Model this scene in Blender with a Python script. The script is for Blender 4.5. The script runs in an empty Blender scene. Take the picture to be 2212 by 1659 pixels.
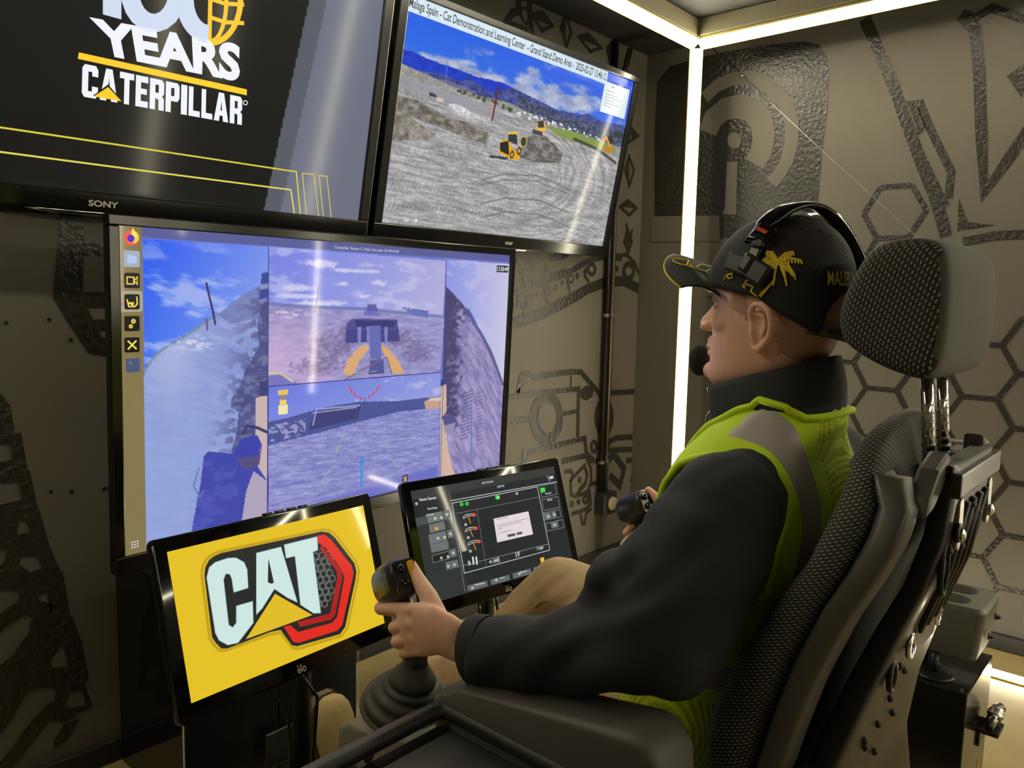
import bpy, bmesh, math, random
import numpy as np
from mathutils import Matrix, Vector, noise as mnoise

random.seed(7)
scene = bpy.context.scene
COL = scene.collection

# ------------------------------------------------------------------ camera
# Room frame: X along the screen wall, Y towards the screen wall, Z up, metres.
CAM = np.array([0.0, 0.0, 1.33])
FPX, IW, IH = 1693.0, 2212.0, 1659.0
RC = np.array([[0.6638173, -0.0684053, 0.7447599],
               [-0.7475797, -0.0895929, 0.6581016],
               [0.0217075, -0.9936266, -0.1106117]])      # columns: right, down, forward
cam_d = bpy.data.cameras.new('camera')
cam_d.sensor_width = 36.0
cam_d.lens = FPX / IW * 36.0
cam_d.clip_start = 0.05
cam = bpy.data.objects.new('camera', cam_d)
COL.objects.link(cam)
cam.matrix_world = Matrix([[RC[i, 0], -RC[i, 1], -RC[i, 2], CAM[i]] for i in range(3)] + [[0, 0, 0, 1]])
scene.camera = cam

# ------------------------------------------------------------------ world, exposure
world = bpy.data.worlds.new('world')
scene.world = world
world.use_nodes = True
world.node_tree.nodes['Background'].inputs[0].default_value = (0.05, 0.05, 0.045, 1)
world.node_tree.nodes['Background'].inputs[1].default_value = 0.0
vs = scene.view_settings
vs.view_transform = 'Standard'
vs.look = 'None'
vs.gamma = 1.0
vs.use_curve_mapping = False
vs.exposure = 0.0
LED_STRENGTH = 54.0
SCREEN_GAIN = 1.0

# ------------------------------------------------------------------ reading positions off the photograph
def ray(px, py):
    return RC @ np.array([(px - IW / 2) / FPX, (py - IH / 2) / FPX, 1.0])
def onX(px, py, x):
    d = ray(px, py); return CAM + d * ((x - CAM[0]) / d[0])
def onY(px, py, y):
    d = ray(px, py); return CAM + d * ((y - CAM[1]) / d[1])
def onZ(px, py, z):
    d = ray(px, py); return CAM + d * ((z - CAM[2]) / d[2])
def onP(px, py, p0, n):
    d = ray(px, py); return CAM + d * (((p0 - CAM) @ n) / (d @ n))

# ------------------------------------------------------------------ materials
MATS = {}
def srgb(r, g, b):
    return tuple(((c / 255) / 12.92 if c / 255 <= 0.04045 else ((c / 255 + 0.055) / 1.055) ** 2.4) for c in (r, g, b)) + (1.0,)
def mat(name, col, rough=0.5, metal=0.0, var=0.12, vscale=20.0, bump=0.0, bscale=200.0, emit=None, estr=1.0,
        coat=0.0, spec=0.5, alpha=1.0, sss=0.0, bdist=0.002):
    if name in MATS: return MATS[name]
    m = bpy.data.materials.new(name); m.use_nodes = True
    nt = m.node_tree; N = nt.nodes; L = nt.links
    b = N['Principled BSDF']
    c = col if len(col) == 4 else tuple(col) + (1.0,)
    tc = N.new('ShaderNodeTexCoord')
    if var > 0:
        nz = N.new('ShaderNodeTexNoise'); nz.inputs['Scale'].default_value = vscale; nz.inputs['Detail'].default_value = 4
        L.new(tc.outputs['Object'], nz.inputs['Vector'])
        rp = N.new('ShaderNodeMapRange'); rp.inputs[3].default_value = 1 - var; rp.inputs[4].default_value = 1 + var
        L.new(nz.outputs['Fac'], rp.inputs[0])
        mx = N.new('ShaderNodeMixRGB'); mx.blend_type = 'MULTIPLY'; mx.inputs[0].default_value = 1
        mx.inputs[1].default_value = c
        L.new(rp.outputs[0], mx.inputs[2]); L.new(mx.outputs[0], b.inputs['Base Color'])
    else:
        b.inputs['Base Color'].default_value = c
    b.inputs['Roughness'].default_value = rough
    b.inputs['Metallic'].default_value = metal
    b.inputs['Specular IOR Level'].default_value = spec
    b.inputs['Coat Weight'].default_value = coat
    b.inputs['Coat Roughness'].default_value = 0.08
    if alpha < 1: b.inputs['Alpha'].default_value = alpha
    if sss > 0:
        b.inputs['Subsurface Weight'].default_value = sss
        b.inputs['Subsurface Radius'].default_value = (0.012, 0.005, 0.003)
        b.inputs['Subsurface Scale'].default_value = 0.6
    if bump > 0:
        n2 = N.new('ShaderNodeTexNoise'); n2.inputs['Scale'].default_value = bscale; n2.inputs['Detail'].default_value = 5
        L.new(tc.outputs['Object'], n2.inputs['Vector'])
        bp = N.new('ShaderNodeBump'); bp.inputs['Strength'].default_value = bump; bp.inputs['Distance'].default_value = bdist
        L.new(n2.outputs['Fac'], bp.inputs['Height']); L.new(bp.outputs['Normal'], b.inputs['Normal'])
    if emit is not None:
        b.inputs['Emission Color'].default_value = emit if len(emit) == 4 else tuple(emit) + (1,)
        b.inputs['Emission Strength'].default_value = estr
    MATS[name] = m
    return m
def glow(name, col, strength=None):
    """print on a lit screen: the panel's own light in one colour, under the glossy front"""
    return mat('glow_' + name, (0.004, 0.004, 0.004, 1), rough=0.25, var=0, emit=col, estr=SCREEN_GAIN if strength is None else strength, spec=0.2)

# ------------------------------------------------------------------ objects
def tag(o, label=None, cat=None, group=None, kind=None):
    if label: o['label'] = label
    if cat: o['category'] = cat
    if group: o['group'] = group
    if kind: o['kind'] = kind
    return o
def empty(name, loc=(0, 0, 0), M=None):
    o = bpy.data.objects.new(name, None); COL.objects.link(o)
    o.empty_display_size = 0.05
    if M is not None:
        o.matrix_world = Matrix([list(map(float, M[i])) + [float(loc[i])] for i in range(3)] + [[0, 0, 0, 1]])
    else:
        o.location = loc
    return o
def obj(name, mesh, m=None, parent=None, smooth=False):
    if m is not None and len(mesh.materials) == 0:
        for q in (m if isinstance(m, (list, tuple)) else [m]): mesh.materials.append(q)
    if smooth:
        mesh.polygons.foreach_set('use_smooth', [True] * len(mesh.polygons))
    o = bpy.data.objects.new(name, mesh); COL.objects.link(o)
    if parent is not None: o.parent = parent
    return o
def mesh_of(name, verts, faces):
    me = bpy.data.meshes.new(name)
    me.from_pydata([tuple(map(float, v)) for v in verts], [], faces)
    me.update()
    return me
def bm_mesh(name, bm):
    bmesh.ops.recalc_face_normals(bm, faces=bm.faces)
    me = bpy.data.meshes.new(name); bm.to_mesh(me); bm.free()
    return me
class MB:
    """collects shapes into one bmesh"""
    def __init__(s): s.bm = bmesh.new()
    def verts(s, vs, fs):
        bv = [s.bm.verts.new(tuple(map(float, v))) for v in vs]
        for f in fs:
            try: s.bm.faces.new([bv[i] for i in f])
            except ValueError: pass
        return bv
    def box(s, a, b, bevel=0.0, seg=2, M=None, t=None):
        a = np.minimum(a, b) if M is None else a; 
        x0, y0, z0 = a; x1, y1, z1 = b
        vs = [(x0, y0, z0), (x1, y0, z0), (x1, y1, z0), (x0, y1, z0), (x0, y0, z1), (x1, y0, z1), (x1, y1, z1), (x0, y1, z1)]
        if M is not None: vs = [np.asarray(M) @ np.array(v) + (np.zeros(3) if t is None else np.array(t)) for v in vs]
        bv = s.verts(vs, [(0, 3, 2, 1), (4, 5, 6, 7), (0, 1, 5, 4), (1, 2, 6, 5), (2, 3, 7, 6), (3, 0, 4, 7)])
        if bevel > 0:
            es = set(e for v in bv for e in v.link_edges)
            bmesh.ops.bevel(s.bm, geom=list(es), offset=bevel, segments=seg, affect='EDGES', profile=0.5, clamp_overlap=True)
        return s
    def prism(s, pts, axis_a, axis_b, dirv, origin, depth, bevel=0.0, seg=2):
        """polygon pts (a,b) in the plane spanned by axis_a/axis_b, extruded along dirv"""
        A, B, D, O = (np.array(q, float) for q in (axis_a, axis_b, dirv, origin))
        n = len(pts)
        vs = [O + A * p[0] + B * p[1] for p in pts] + [O + A * p[0] + B * p[1] + D * depth for p in pts]
        bv = s.verts(vs, [tuple(range(n)), tuple(range(2 * n - 1, n - 1, -1))] + [(i, (i + 1) % n, n + (i + 1) % n, n + i) for i in range(n)])
        if bevel > 0:
            es = set()
            for v in bv:
                for e in v.link_edges:
                    es.add(e)
            rim = [e for e in es if (e.verts[0] in bv[:n]) == (e.verts[1] in bv[:n])]
            bmesh.ops.bevel(s.bm, geom=rim, offset=bevel, segments=seg, affect='EDGES', profile=0.5, clamp_overlap=True)
        return s
    def loft(s, rings, close=True, cap=True):
        n = len(rings[0]); base = []
        for r in rings: base.append([s.bm.verts.new(tuple(map(float, p))) for p in r])
        for i in range(len(rings) - 1):
            for j in range(n if close else n - 1):
                k = (j + 1) % n
                s.bm.faces.new([base[i][j], base[i][k], base[i + 1][k], base[i + 1][j]])
        if cap:
            s.bm.faces.new(list(reversed(base[0]))); s.bm.faces.new(base[-1])
        return s
    def tube(s, path, rad, n=10, cap=True, up=(0, 0, 1)):
        P = [np.array(p, float) for p in path]
        R = rad if isinstance(rad, (list, tuple)) else [rad] * len(P)
        rings = []; prev = None
        for i, p in enumerate(P):
            t = P[min(i + 1, len(P) - 1)] - P[max(i - 1, 0)]; t /= np.linalg.norm(t) + 1e-12
            if prev is None:
                a = np.array(up, float)
                if abs(a @ t) > 0.9: a = np.array([1.0, 0, 0])
                a = a - t * (a @ t)
            else:
                a = prev - t * (prev @ t)
            a /= np.linalg.norm(a); prev = a; b = np.cross(t, a)
            r = R[i]; ra, rb = r if isinstance(r, (tuple, list)) else (r, r)
            rings.append([p + a * ra * math.cos(q) + b * rb * math.sin(q) for q in (2 * math.pi * k / n for k in range(n))])
        return s.loft(rings, True, cap)
    def lathe(s, prof, o=(0, 0, 0), axis=(0, 0, 1), n=24, cap=True):
        """prof: list of (radius, height along axis)"""
        t = np.array(axis, float); t /= np.linalg.norm(t)
        a = np.array([1.0, 0, 0]) if abs(t[0]) < 0.9 else np.array([0, 1.0, 0])
        a = a - t * (a @ t); a /= np.linalg.norm(a); b = np.cross(t, a); O = np.array(o, float)
        rings = [[O + t * h + (a * math.cos(2 * math.pi * k / n) + b * math.sin(2 * math.pi * k / n)) * max(r, 1e-4) for k in range(n)] for r, h in prof]
        return s.loft(rings, True, cap)
    def ball(s, c, r, M=None, u=16, v=10):
        r = (r, r, r) if not isinstance(r, (tuple, list)) else r
        rings = []
        for i in range(1, v):
            th = math.pi * i / v
            rr = []
            for j in range(u):
                ph = 2 * math.pi * j / u
                q = np.array([r[0] * math.sin(th) * math.cos(ph), r[1] * math.sin(th) * math.sin(ph), -r[2] * math.cos(th)])
                rr.append(np.array(c) + (np.asarray(M) @ q if M is not None else q))
            rings.append(rr)
        return s.loft(rings)
    def done(s, name, m=None, parent=None, smooth=False):
        return obj(name, bm_mesh(name, s.bm), m, parent, smooth)
def smooth_by_angle(o, ang=40):
    me = o.data
    me.polygons.foreach_set('use_smooth', [True] * len(me.polygons))
    bm = bmesh.new(); bm.from_mesh(me)
    c = math.radians(ang)
    for e in bm.edges:
        e.smooth = not (len(e.link_faces) == 2 and e.calc_face_angle(0) > c)
    bm.to_mesh(me); bm.free()
    return o
def evaluated_mesh(o, name):
    dg = bpy.context.evaluated_depsgraph_get(); dg.update()
    me = bpy.data.meshes.new_from_object(o.evaluated_get(dg))
    me.name = name
    return me
def fuse(mb, name, voxel, iters=6, fac=0.5, m=None, parent=None):
    """fuse everything collected in mb into one continuous smooth skin"""
    tmp = bpy.data.objects.new('tmp', bm_mesh('tmp', mb.bm)); COL.objects.link(tmp)
    r = tmp.modifiers.new('r', 'REMESH'); r.mode = 'VOXEL'; r.voxel_size = voxel; r.use_smooth_shade = True
    if iters:
        s_ = tmp.modifiers.new('s', 'SMOOTH'); s_.factor = fac; s_.iterations = iters
    me = evaluated_mesh(tmp, name)
    old = tmp.data
    bpy.data.objects.remove(tmp); bpy.data.meshes.remove(old)
    me.materials.clear()
    return obj(name, me, m, parent, True)
def text_geo(s, bold=0.0):
    cu = bpy.data.curves.new('t', 'FONT'); cu.body = s; cu.size = 1.0; cu.offset = bold; cu.resolution_u = 4
    t = bpy.data.objects.new('t', cu); COL.objects.link(t)
    me = evaluated_mesh(t, 't')
    bpy.data.objects.remove(t); bpy.data.curves.remove(cu)
    v = np.array([q.co[:] for q in me.vertices]); f = [tuple(p.vertices) for p in me.polygons]
    bpy.data.meshes.remove(me)
    v = v[:, :2]; v -= v.min(0); v /= np.maximum(v.max(0), 1e-6)
    return v, f
TXT = {}
def text_on(name, s, fn, m, parent, bold=0.0):
    """lettering filling a unit box mapped by fn(a,b)->xyz (a right, b up)"""
    k = (s, bold)
    if k not in TXT: TXT[k] = text_geo(s, bold)
    v, f = TXT[k]
    return obj(name, mesh_of(name, [fn(a, b) for a, b in v], f), m, parent)
def ribbon(pts, w, closed=False):
    """flat stroke of width w along 2-D points: returns verts, faces"""
    P = [np.array(p, float) for p in pts]; n = len(P); V = []; Fc = []
    for i in range(n):
        a = P[i - 1] if (closed or i > 0) else None; b = P[(i + 1) % n] if (closed or i < n - 1) else None
        d1 = (P[i] - a) / (np.linalg.norm(P[i] - a) + 1e-9) if a is not None else None
        d2 = (b - P[i]) / (np.linalg.norm(b - P[i]) + 1e-9) if b is not None else None
        if d1 is None: d1 = d2
        if d2 is None: d2 = d1
        n1 = np.array([-d1[1], d1[0]]); n2 = np.array([-d2[1], d2[0]])
        mm = n1 + n2; l = np.linalg.norm(mm)
        mm = n1 if l < 0.3 else mm / l
        k = min(1.0 / max(mm @ n1, 0.4), 2.0)
        ww = w[i] if isinstance(w, (list, tuple)) else w
        V += [P[i] + mm * ww / 2 * k, P[i] - mm * ww / 2 * k]
    for i in range(n if closed else n - 1):
        j = (i + 1) % n
        Fc.append((2 * i, 2 * i + 1, 2 * j + 1, 2 * j))
    return V, Fc
def rot3(az, tilt, roll):
    az, tilt, roll = (math.radians(q) for q in (az, tilt, roll))
    Rz = np.array([[math.cos(az), -math.sin(az), 0], [math.sin(az), math.cos(az), 0], [0, 0, 1]])
    Rx = np.array([[1, 0, 0], [0, math.cos(tilt), -math.sin(tilt)], [0, math.sin(tilt), math.cos(tilt)]])
    Ry = np.array([[math.cos(roll), 0, -math.sin(roll)], [0, 1, 0], [math.sin(roll), 0, math.cos(roll)]])
    return Rz @ Rx @ Ry
def circ(cx, cy, r, n=20, a0=0, a1=360, ry=None):
    ry = r if ry is None else ry
    full = abs(a1 - a0) >= 360
    return [(cx + r * math.cos(math.radians(a0 + (a1 - a0) * k / (n if full else n - 1))), cy + ry * math.sin(math.radians(a0 + (a1 - a0) * k / (n if full else n - 1)))) for k in range(n)]
def rrect(x0, y0, x1, y1, r, n=5):
    out = []
    for cx_, cy_, a in ((x1 - r, y1 - r, 0), (x0 + r, y1 - r, 90), (x0 + r, y0 + r, 180), (x1 - r, y0 + r, 270)):
        out += [(cx_ + r * math.cos(math.radians(a + 90 * k / n)), cy_ + r * math.sin(math.radians(a + 90 * k / n))) for k in range(n + 1)]
    return out

# ------------------------------------------------------------------ shared materials
WALL = mat('wall_matte_grey', srgb(93, 88, 77), rough=0.62, var=0.06, vscale=6, bump=0.12, bscale=220)
PAINT = mat('mural_gloss_paint', srgb(44, 41, 34), rough=0.27, var=0.15, vscale=30, bump=0.9, bscale=60, bdist=0.006, spec=0.55)
FLOORM = mat('floor_tan', srgb(150, 132, 88), rough=0.55, var=0.18, vscale=9, bump=0.2, bscale=120)
CEILM = mat('ceiling_dark', srgb(36, 35, 32), rough=0.8, var=0.08)
BASEM = mat('baseboard_black', srgb(40, 38, 35), rough=0.45, var=0.1)
BLK = mat('black_plastic', srgb(24, 24, 24), rough=0.38, var=0.1, vscale=60, bump=0.05, bscale=500)
BLKGL = mat('black_gloss', srgb(12, 12, 12), rough=0.12, var=0.05)
BLKSAT = mat('black_satin', srgb(30, 29, 27), rough=0.3, var=0.08)
CHROME = mat('chrome', (0.8, 0.78, 0.72, 1), rough=0.12, metal=1, var=0.03)
STEEL = mat('steel', (0.5, 0.48, 0.43, 1), rough=0.3, metal=1, var=0.1)
DKPLA = mat('dark_grey_plastic', srgb(58, 56, 52), rough=0.45, var=0.08, vscale=80, bump=0.12, bscale=900)
BEZEL = mat('bezel_black', srgb(16, 15, 14), rough=0.18, var=0.05)
WHITE = mat('white_print', srgb(190, 186, 170), rough=0.4, var=0.03)

# ================================================================== THE SETTING
WX, WY, CZ = 3.486, 2.223, 2.545      # right wall, screen wall, ceiling
X0, Y0 = -2.4, -3.4                   # the walls behind the photographer
def struct(name, m, a, b, bevel=0):
    o = MB().box(a, b, bevel).done(name, m); tag(o, kind='structure'); return o
floor = struct('floor', FLOORM, (X0, Y0, -0.1), (WX, WY, 0))
ceiling = struct('ceiling', CEILM, (X0, Y0, CZ), (WX, WY, CZ + 0.1))
wall_back = struct('wall_back', WALL, (X0, WY, 0), (WX, WY + 0.1, CZ))
wall_right = struct('wall_right', WALL, (WX, Y0, 0), (WX + 0.1, WY, CZ))
wall_left = struct('wall_left', WALL, (X0 - 0.1, Y0, 0), (X0, WY, CZ))
wall_front = struct('wall_front', WALL, (X0, Y0 - 0.1, 0), (WX, Y0, CZ))
bbk = MB().box((X0, WY - 0.018, 0), (WX, WY, 0.062), 0.004); bbk.box((X0, WY - 0.024, 0), (WX, WY - 0.0005, 0.006))
tag(bbk.done('baseboard_back', BASEM), kind='structure')
bbr = MB().box((WX - 0.018, Y0, 0), (WX, WY - 0.018, 0.062), 0.004)
tag(bbr.done('baseboard_right', BASEM), kind='structure')

# ---- glossy line art painted on the two walls (points read off the photo, laid on the wall planes)
def paint_strokes(strokes, plane, parent, name='mural_stroke'):
    for st in strokes:
        pts, w = st[0], st[1]; closed = len(st) > 2 and st[2] == 'c'; fill = len(st) > 2 and st[2] == 'f'
        if plane == 'back':
            q = [onY(x, y, WY) for x, y in pts]; q2 = [(p[0], p[2]) for p in q]
        else:
            q = [onX(x, y, WX) for x, y in pts]; q2 = [(p[1], p[2]) for p in q]
        flat_strokes(q2, w, closed, fill, plane, parent, name)
STK = [0]
def flat_strokes(q2, w, closed, fill, plane, parent, name):
    STK[0] += 1
    off = 0.0006 + 0.00004 * (STK[0] % 40)
    if fill: V, Fc = q2, [tuple(range(len(q2)))]
    else: V, Fc = ribbon(q2, w, closed)
    if plane == 'back': vs_ = [(a, WY - off, b) for a, b in V]
    else: vs_ = [(WX - off, a, b) for a, b in V]
    me = mesh_of(name, vs_, Fc)
    return obj(name, me, PAINT, parent)
# right wall: honeycomb
S = 0.1207; HH = 0.1045
edges = set()
def hexkeep(yc, zc):
    if zc < 0.15: return False
    if yc > 1.30: return False
    if zc > 1.2:
        return (0.95 < yc < 1.05 and 1.2 < zc < 1.75)
    return True
for k in range(-9, 5):
    for mrow in range(-5, 6):
        yc = 0.645 + 0.181 * k; zc = 0.977 - HH + 2 * HH * mrow + (HH if k % 2 else 0)
        if not hexkeep(yc, zc): continue
        vv = [(yc + S * math.cos(math.radians(a)), zc + HH / math.sin(math.radians(60)) * math.sin(math.radians(a))) for a in range(0, 360, 60)]
        for i in range(6):
            a = tuple(round(q, 2) for q in vv[i]); b = tuple(round(q, 2) for q in vv[(i + 1) % 6])
            kk = tuple(sorted(((round(a[0] / .03), round(a[1] / .03)), (round(b[0] / .03), round(b[1] / .03)))))
            if kk in edges: continue
            edges.add(kk)
            flat_strokes([vv[i], vv[(i + 1) % 6]], 0.021, False, False, 'right', wall_right, 'hexagon_stroke')
def zc(x0, y0, s, l): return [(x0 + a * s, y0 + b * s) for a, b in l]
R1 = lambda l: zc(1280, 0, .4213, l)
paint_strokes([
    (R1([(1395, 95), (1460, 240), (1540, 430), (1600, 600), (1680, 820), (1760, 1020), (1815, 1215)]), 0.045),
    (R1([(1640, 690), (1690, 660), (1640, 535), (1680, 530), (1745, 690), (1840, 880), (1825, 1020)]), 0.03),
    (R1([(1640, 700), (1700, 830), (1780, 1000), (1815, 1060)]), 0.03),
    (R1([(1890, 75), (1965, 150), (1985, 400), (1995, 700), (2010, 985), (2130, 820), (2240, 660)]), 0.042),
    (R1([(1890, 75), (1970, 90), (2045, 40), (2240, 110)]), 0.03),
    (R1([(2165, 360), (2240, 470)]), 0.06),
    (R1([(1880, 1020), (1925, 1140), (2070, 1155), (1870, 1185)]), 0.0, 'f'),
    (R1([(1900, 1240), (2060, 1210), (2240, 1200)]), 0.035),
    # the rounded panel behind the round emblem
    (R1([(330, 420), (400, 340), (590, 285), (700, 262), (900, 230), (1080, 212), (1160, 230), (1200, 280), (1213, 360), (1205, 560), (1180, 760), (1160, 1000), (1140, 1180), (1100, 1215), (700, 1222), (400, 1225), (340, 1190), (318, 1120), (318, 700)]), 0.0, 'f'),
], 'right', wall_right)
def matte_on_right(strokes):
    for pts, w, mode in strokes:
        q2 = [(onX(x, y, WX)[1], onX(x, y, WX)[2]) for x, y in pts]
        V, Fc = (q2, [tuple(range(len(q2)))]) if mode == 'f' else ribbon(q2, w, mode == 'c')
        STK[0] += 1
        obj('mural_cutout', mesh_of('mural_cutout', [(WX - .0030 - .00002 * (STK[0] % 20), a, b) for a, b in V], Fc), WALL, wall_right)
matte_on_right([
    (R1([(575, 500), (640, 440), (720, 405), (800, 398), (880, 420), (950, 475), (1000, 550), (1025, 640), (1020, 740), (995, 830), (960, 890), (920, 940)]), .062, 's'),
    (R1([(590, 680), (620, 610), (680, 560), (750, 545), (820, 565), (865, 620), (880, 700), (865, 780), (830, 840)]), .105, 's'),
    (R1(circ(728, 720, 36, 18, ry=42)), 0, 'f'),
    (R1([(690, 830), (745, 830), (738, 1060), (740, 1100), (665, 1100), (680, 1060)]), 0, 'f'),
    (R1([(300, 1110), (650, 1105), (655, 1235), (300, 1240)]), 0, 'f'),
])
# screen wall
W2 = lambda l: zc(1040, 500, .4461, l)
W0 = lambda l: zc(0, 440, .7353, l)
D1 = lambda l: zc(1080, 0, .14467, l)
H5 = lambda l: zc(1250, 100, .3014, l)
C7 = lambda l: zc(1080, 980, .09946, l)
L4 = lambda l: zc(0, 1400, .1808, l)
diam = []
def diamond(o_, i_): 
    diam.append((o_, 0.018, 'c')); diam.append((i_, 0, 'f'))
diamond(D1([(480, 215), (630, 185), (785, 385), (620, 455)]), D1([(480, 215), (630, 185), (785, 385), (490, 285)]))
diamond(D1([(980, 205), (1060, 490), (985, 700), (912, 410)]), D1([(980, 205), (975, 690), (912, 410)]))
diamond(D1([(1175, 560), (1320, 515), (1510, 715), (1345, 770)]), D1([(1175, 560), (1320, 515), (1510, 715), (1230, 600)]))
diamond(D1([(1600, 730), (1700, 600), (1750, 800), (1640, 960)]), D1([(1600, 730), (1700, 600), (1640, 960)]))
diamond(H5([(360, 790), (395, 890), (360, 1000), (332, 890)]), H5([(360, 790), (360, 1000), (332, 890)]))
diamond(H5([(295, 1150), (352, 1105), (410, 1160), (360, 1210)]), H5([(295, 1150), (352, 1105), (410, 1160)]))
diamond(H5([(350, 1310), (380, 1400), (355, 1475), (325, 1400)]), H5([(350, 1310), (355, 1475), (325, 1400)]))
diamond(H5([(355, 690), (375, 590), (425, 640)]), H5([(375, 590), (425, 640), (380, 660)]))
paint_strokes(diam, 'back', wall_back)
paint_strokes([
    (D1([(270, -40), (430, -40), (465, 480), (330, 430), (100, 330), (190, 190), (280, 170)]), 0.03, 'c'),
    (D1([(320, 130), (420, 125), (430, 355), (375, 350), (310, 230)]), 0.012, 'c'),
    (D1([(950, -30), (990, 50), (1080, -30)]), 0.03),
    (D1([(1300, 100), (1340, 360), (1390, 120)]), 0.02),
    # tracked-machine drawing right of the lower television
    (W2([(135, 450), (300, 395), (420, 335), (510, 280), (600, 245), (690, 240), (760, 275), (870, 390)]), 0.05),
    (W2([(140, 320), (195, 280), (300, 245), (410, 205), (520, 140), (600, 120), (680, 130)]), 0.03),
    (W2([(150, 115), (210, 170), (240, 180), (275, 110)]), 0.03),
    (W2([(185, 300), (192, 220), (215, 255), (305, 240), (310, 175), (340, 215), (410, 190)]), 0.025),
    (W2([(330, 130), (390, 120), (420, 105)]), 0.03),
    (W2([(410, 200), (420, 270), (430, 300)]), 0.02),
    (W2([(300, 260), (305, 320), (325, 350)]), 0.022),
    (W2([(178, 290), (180, 360), (205, 405)]), 0.022),
    (W2([(510, 170), (500, 215), (520, 245)]), 0.022),
    (W2(circ(203, 343, 14, 14, ry=20)), 0.018, 'c'), (W2(circ(320, 290, 11, 14, ry=16)), 0.018, 'c'),
    (W2(circ(434, 230, 11, 12, ry=18)), 0.012, 'c'), (W2(circ(533, 183, 17, 14, ry=26)), 0.02, 'c'),
    (W2(circ(712, 193, 24, 16, ry=36)), 0.03, 'c'), (W2(circ(866, 300, 30, 16, ry=40)), 0.03, 'c'),
    (W2(circ(243, 320, 12, 12, ry=18)), 0, 'f'), (W2(circ(275, 308, 11, 12, ry=17)), 0, 'f'), (W2(circ(357, 272, 11, 12, ry=17)), 0, 'f'),
    (W2(circ(388, 250, 8, 12, ry=13)), 0, 'f'), (W2(circ(463, 215, 10, 12, ry=17)), 0, 'f'), (W2(circ(500, 197, 9, 12, ry=14)), 0, 'f'),
    (W2(circ(153, 360, 12, 12, ry=16)), 0, 'f'), (W2(circ(655, 180, 9, 12, ry=14)), 0, 'f'), (W2(circ(777, 225, 14, 12, ry=20)), 0, 'f'), (W2(circ(815, 255, 12, 12, ry=16)), 0, 'f'),
    (W2([(640, 90), (655, 120), (700, 110), (740, 150), (760, 200), (830, 120), (800, 180), (890, 220)]), 0.02),
    (W2([(700, -40), (712, 60), (730, -10)]), 0.02),
    (W2([(175, 785), (190, 700), (215, 680), (235, 695), (175, 785)]), 0.022),
    (W2(circ(202, 720, 11, 12, ry=15)), 0.014, 'c'),
    (W2([(245, 705), (430, 680), (480, 680), (570, 785), (735, 775), (900, 800)]), 0.028),
    (W2([(435, 690), (432, 755)]), 0.014),
    (W2([(118, 805), (240, 785), (470, 762), (465, 995)]), 0.024),
    (W2([(475, 770), (505, 745), (545, 755), (535, 800), (505, 820), (480, 805)]), 0, 'f'),
    (W2(circ(315, 905, 66, 28, ry=108)), 0.042, 'c'), (W2(circ(322, 900, 48, 24, ry=82)), 0.014, 'c'),
    (W2([(110, 925), (235, 905)]), 0.024), (W2([(395, 882), (465, 870)]), 0.02),
    (W2([(205, 1110), (208, 1070), (330, 1045), (500, 1000), (508, 1085), (390, 1110)]), 0.026),
    (W2(circ(593, 900, 38, 20, ry=78)), 0.03, 'c'), (W2(circ(543, 1042, 13, 14, ry=24)), 0.022, 'c'),
    (W2([(510, 1075), (545, 1110), (580, 1105)]), 0.022),
    (W2([(610, 1070), (615, 1020), (650, 1000), (730, 995), (840, 1000), (845, 1050), (620, 1060)]), 0.03),
    (W2([(600, 1120), (640, 1080), (690, 1150), (670, 1230), (620, 1180)]), 0.04),
    (W2([(700, 1110), (780, 1100), (770, 1200), (720, 1200)]), 0.03), (W2([(800, 1200), (880, 1150)]), 0.03),
], 'back', wall_back)
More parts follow.
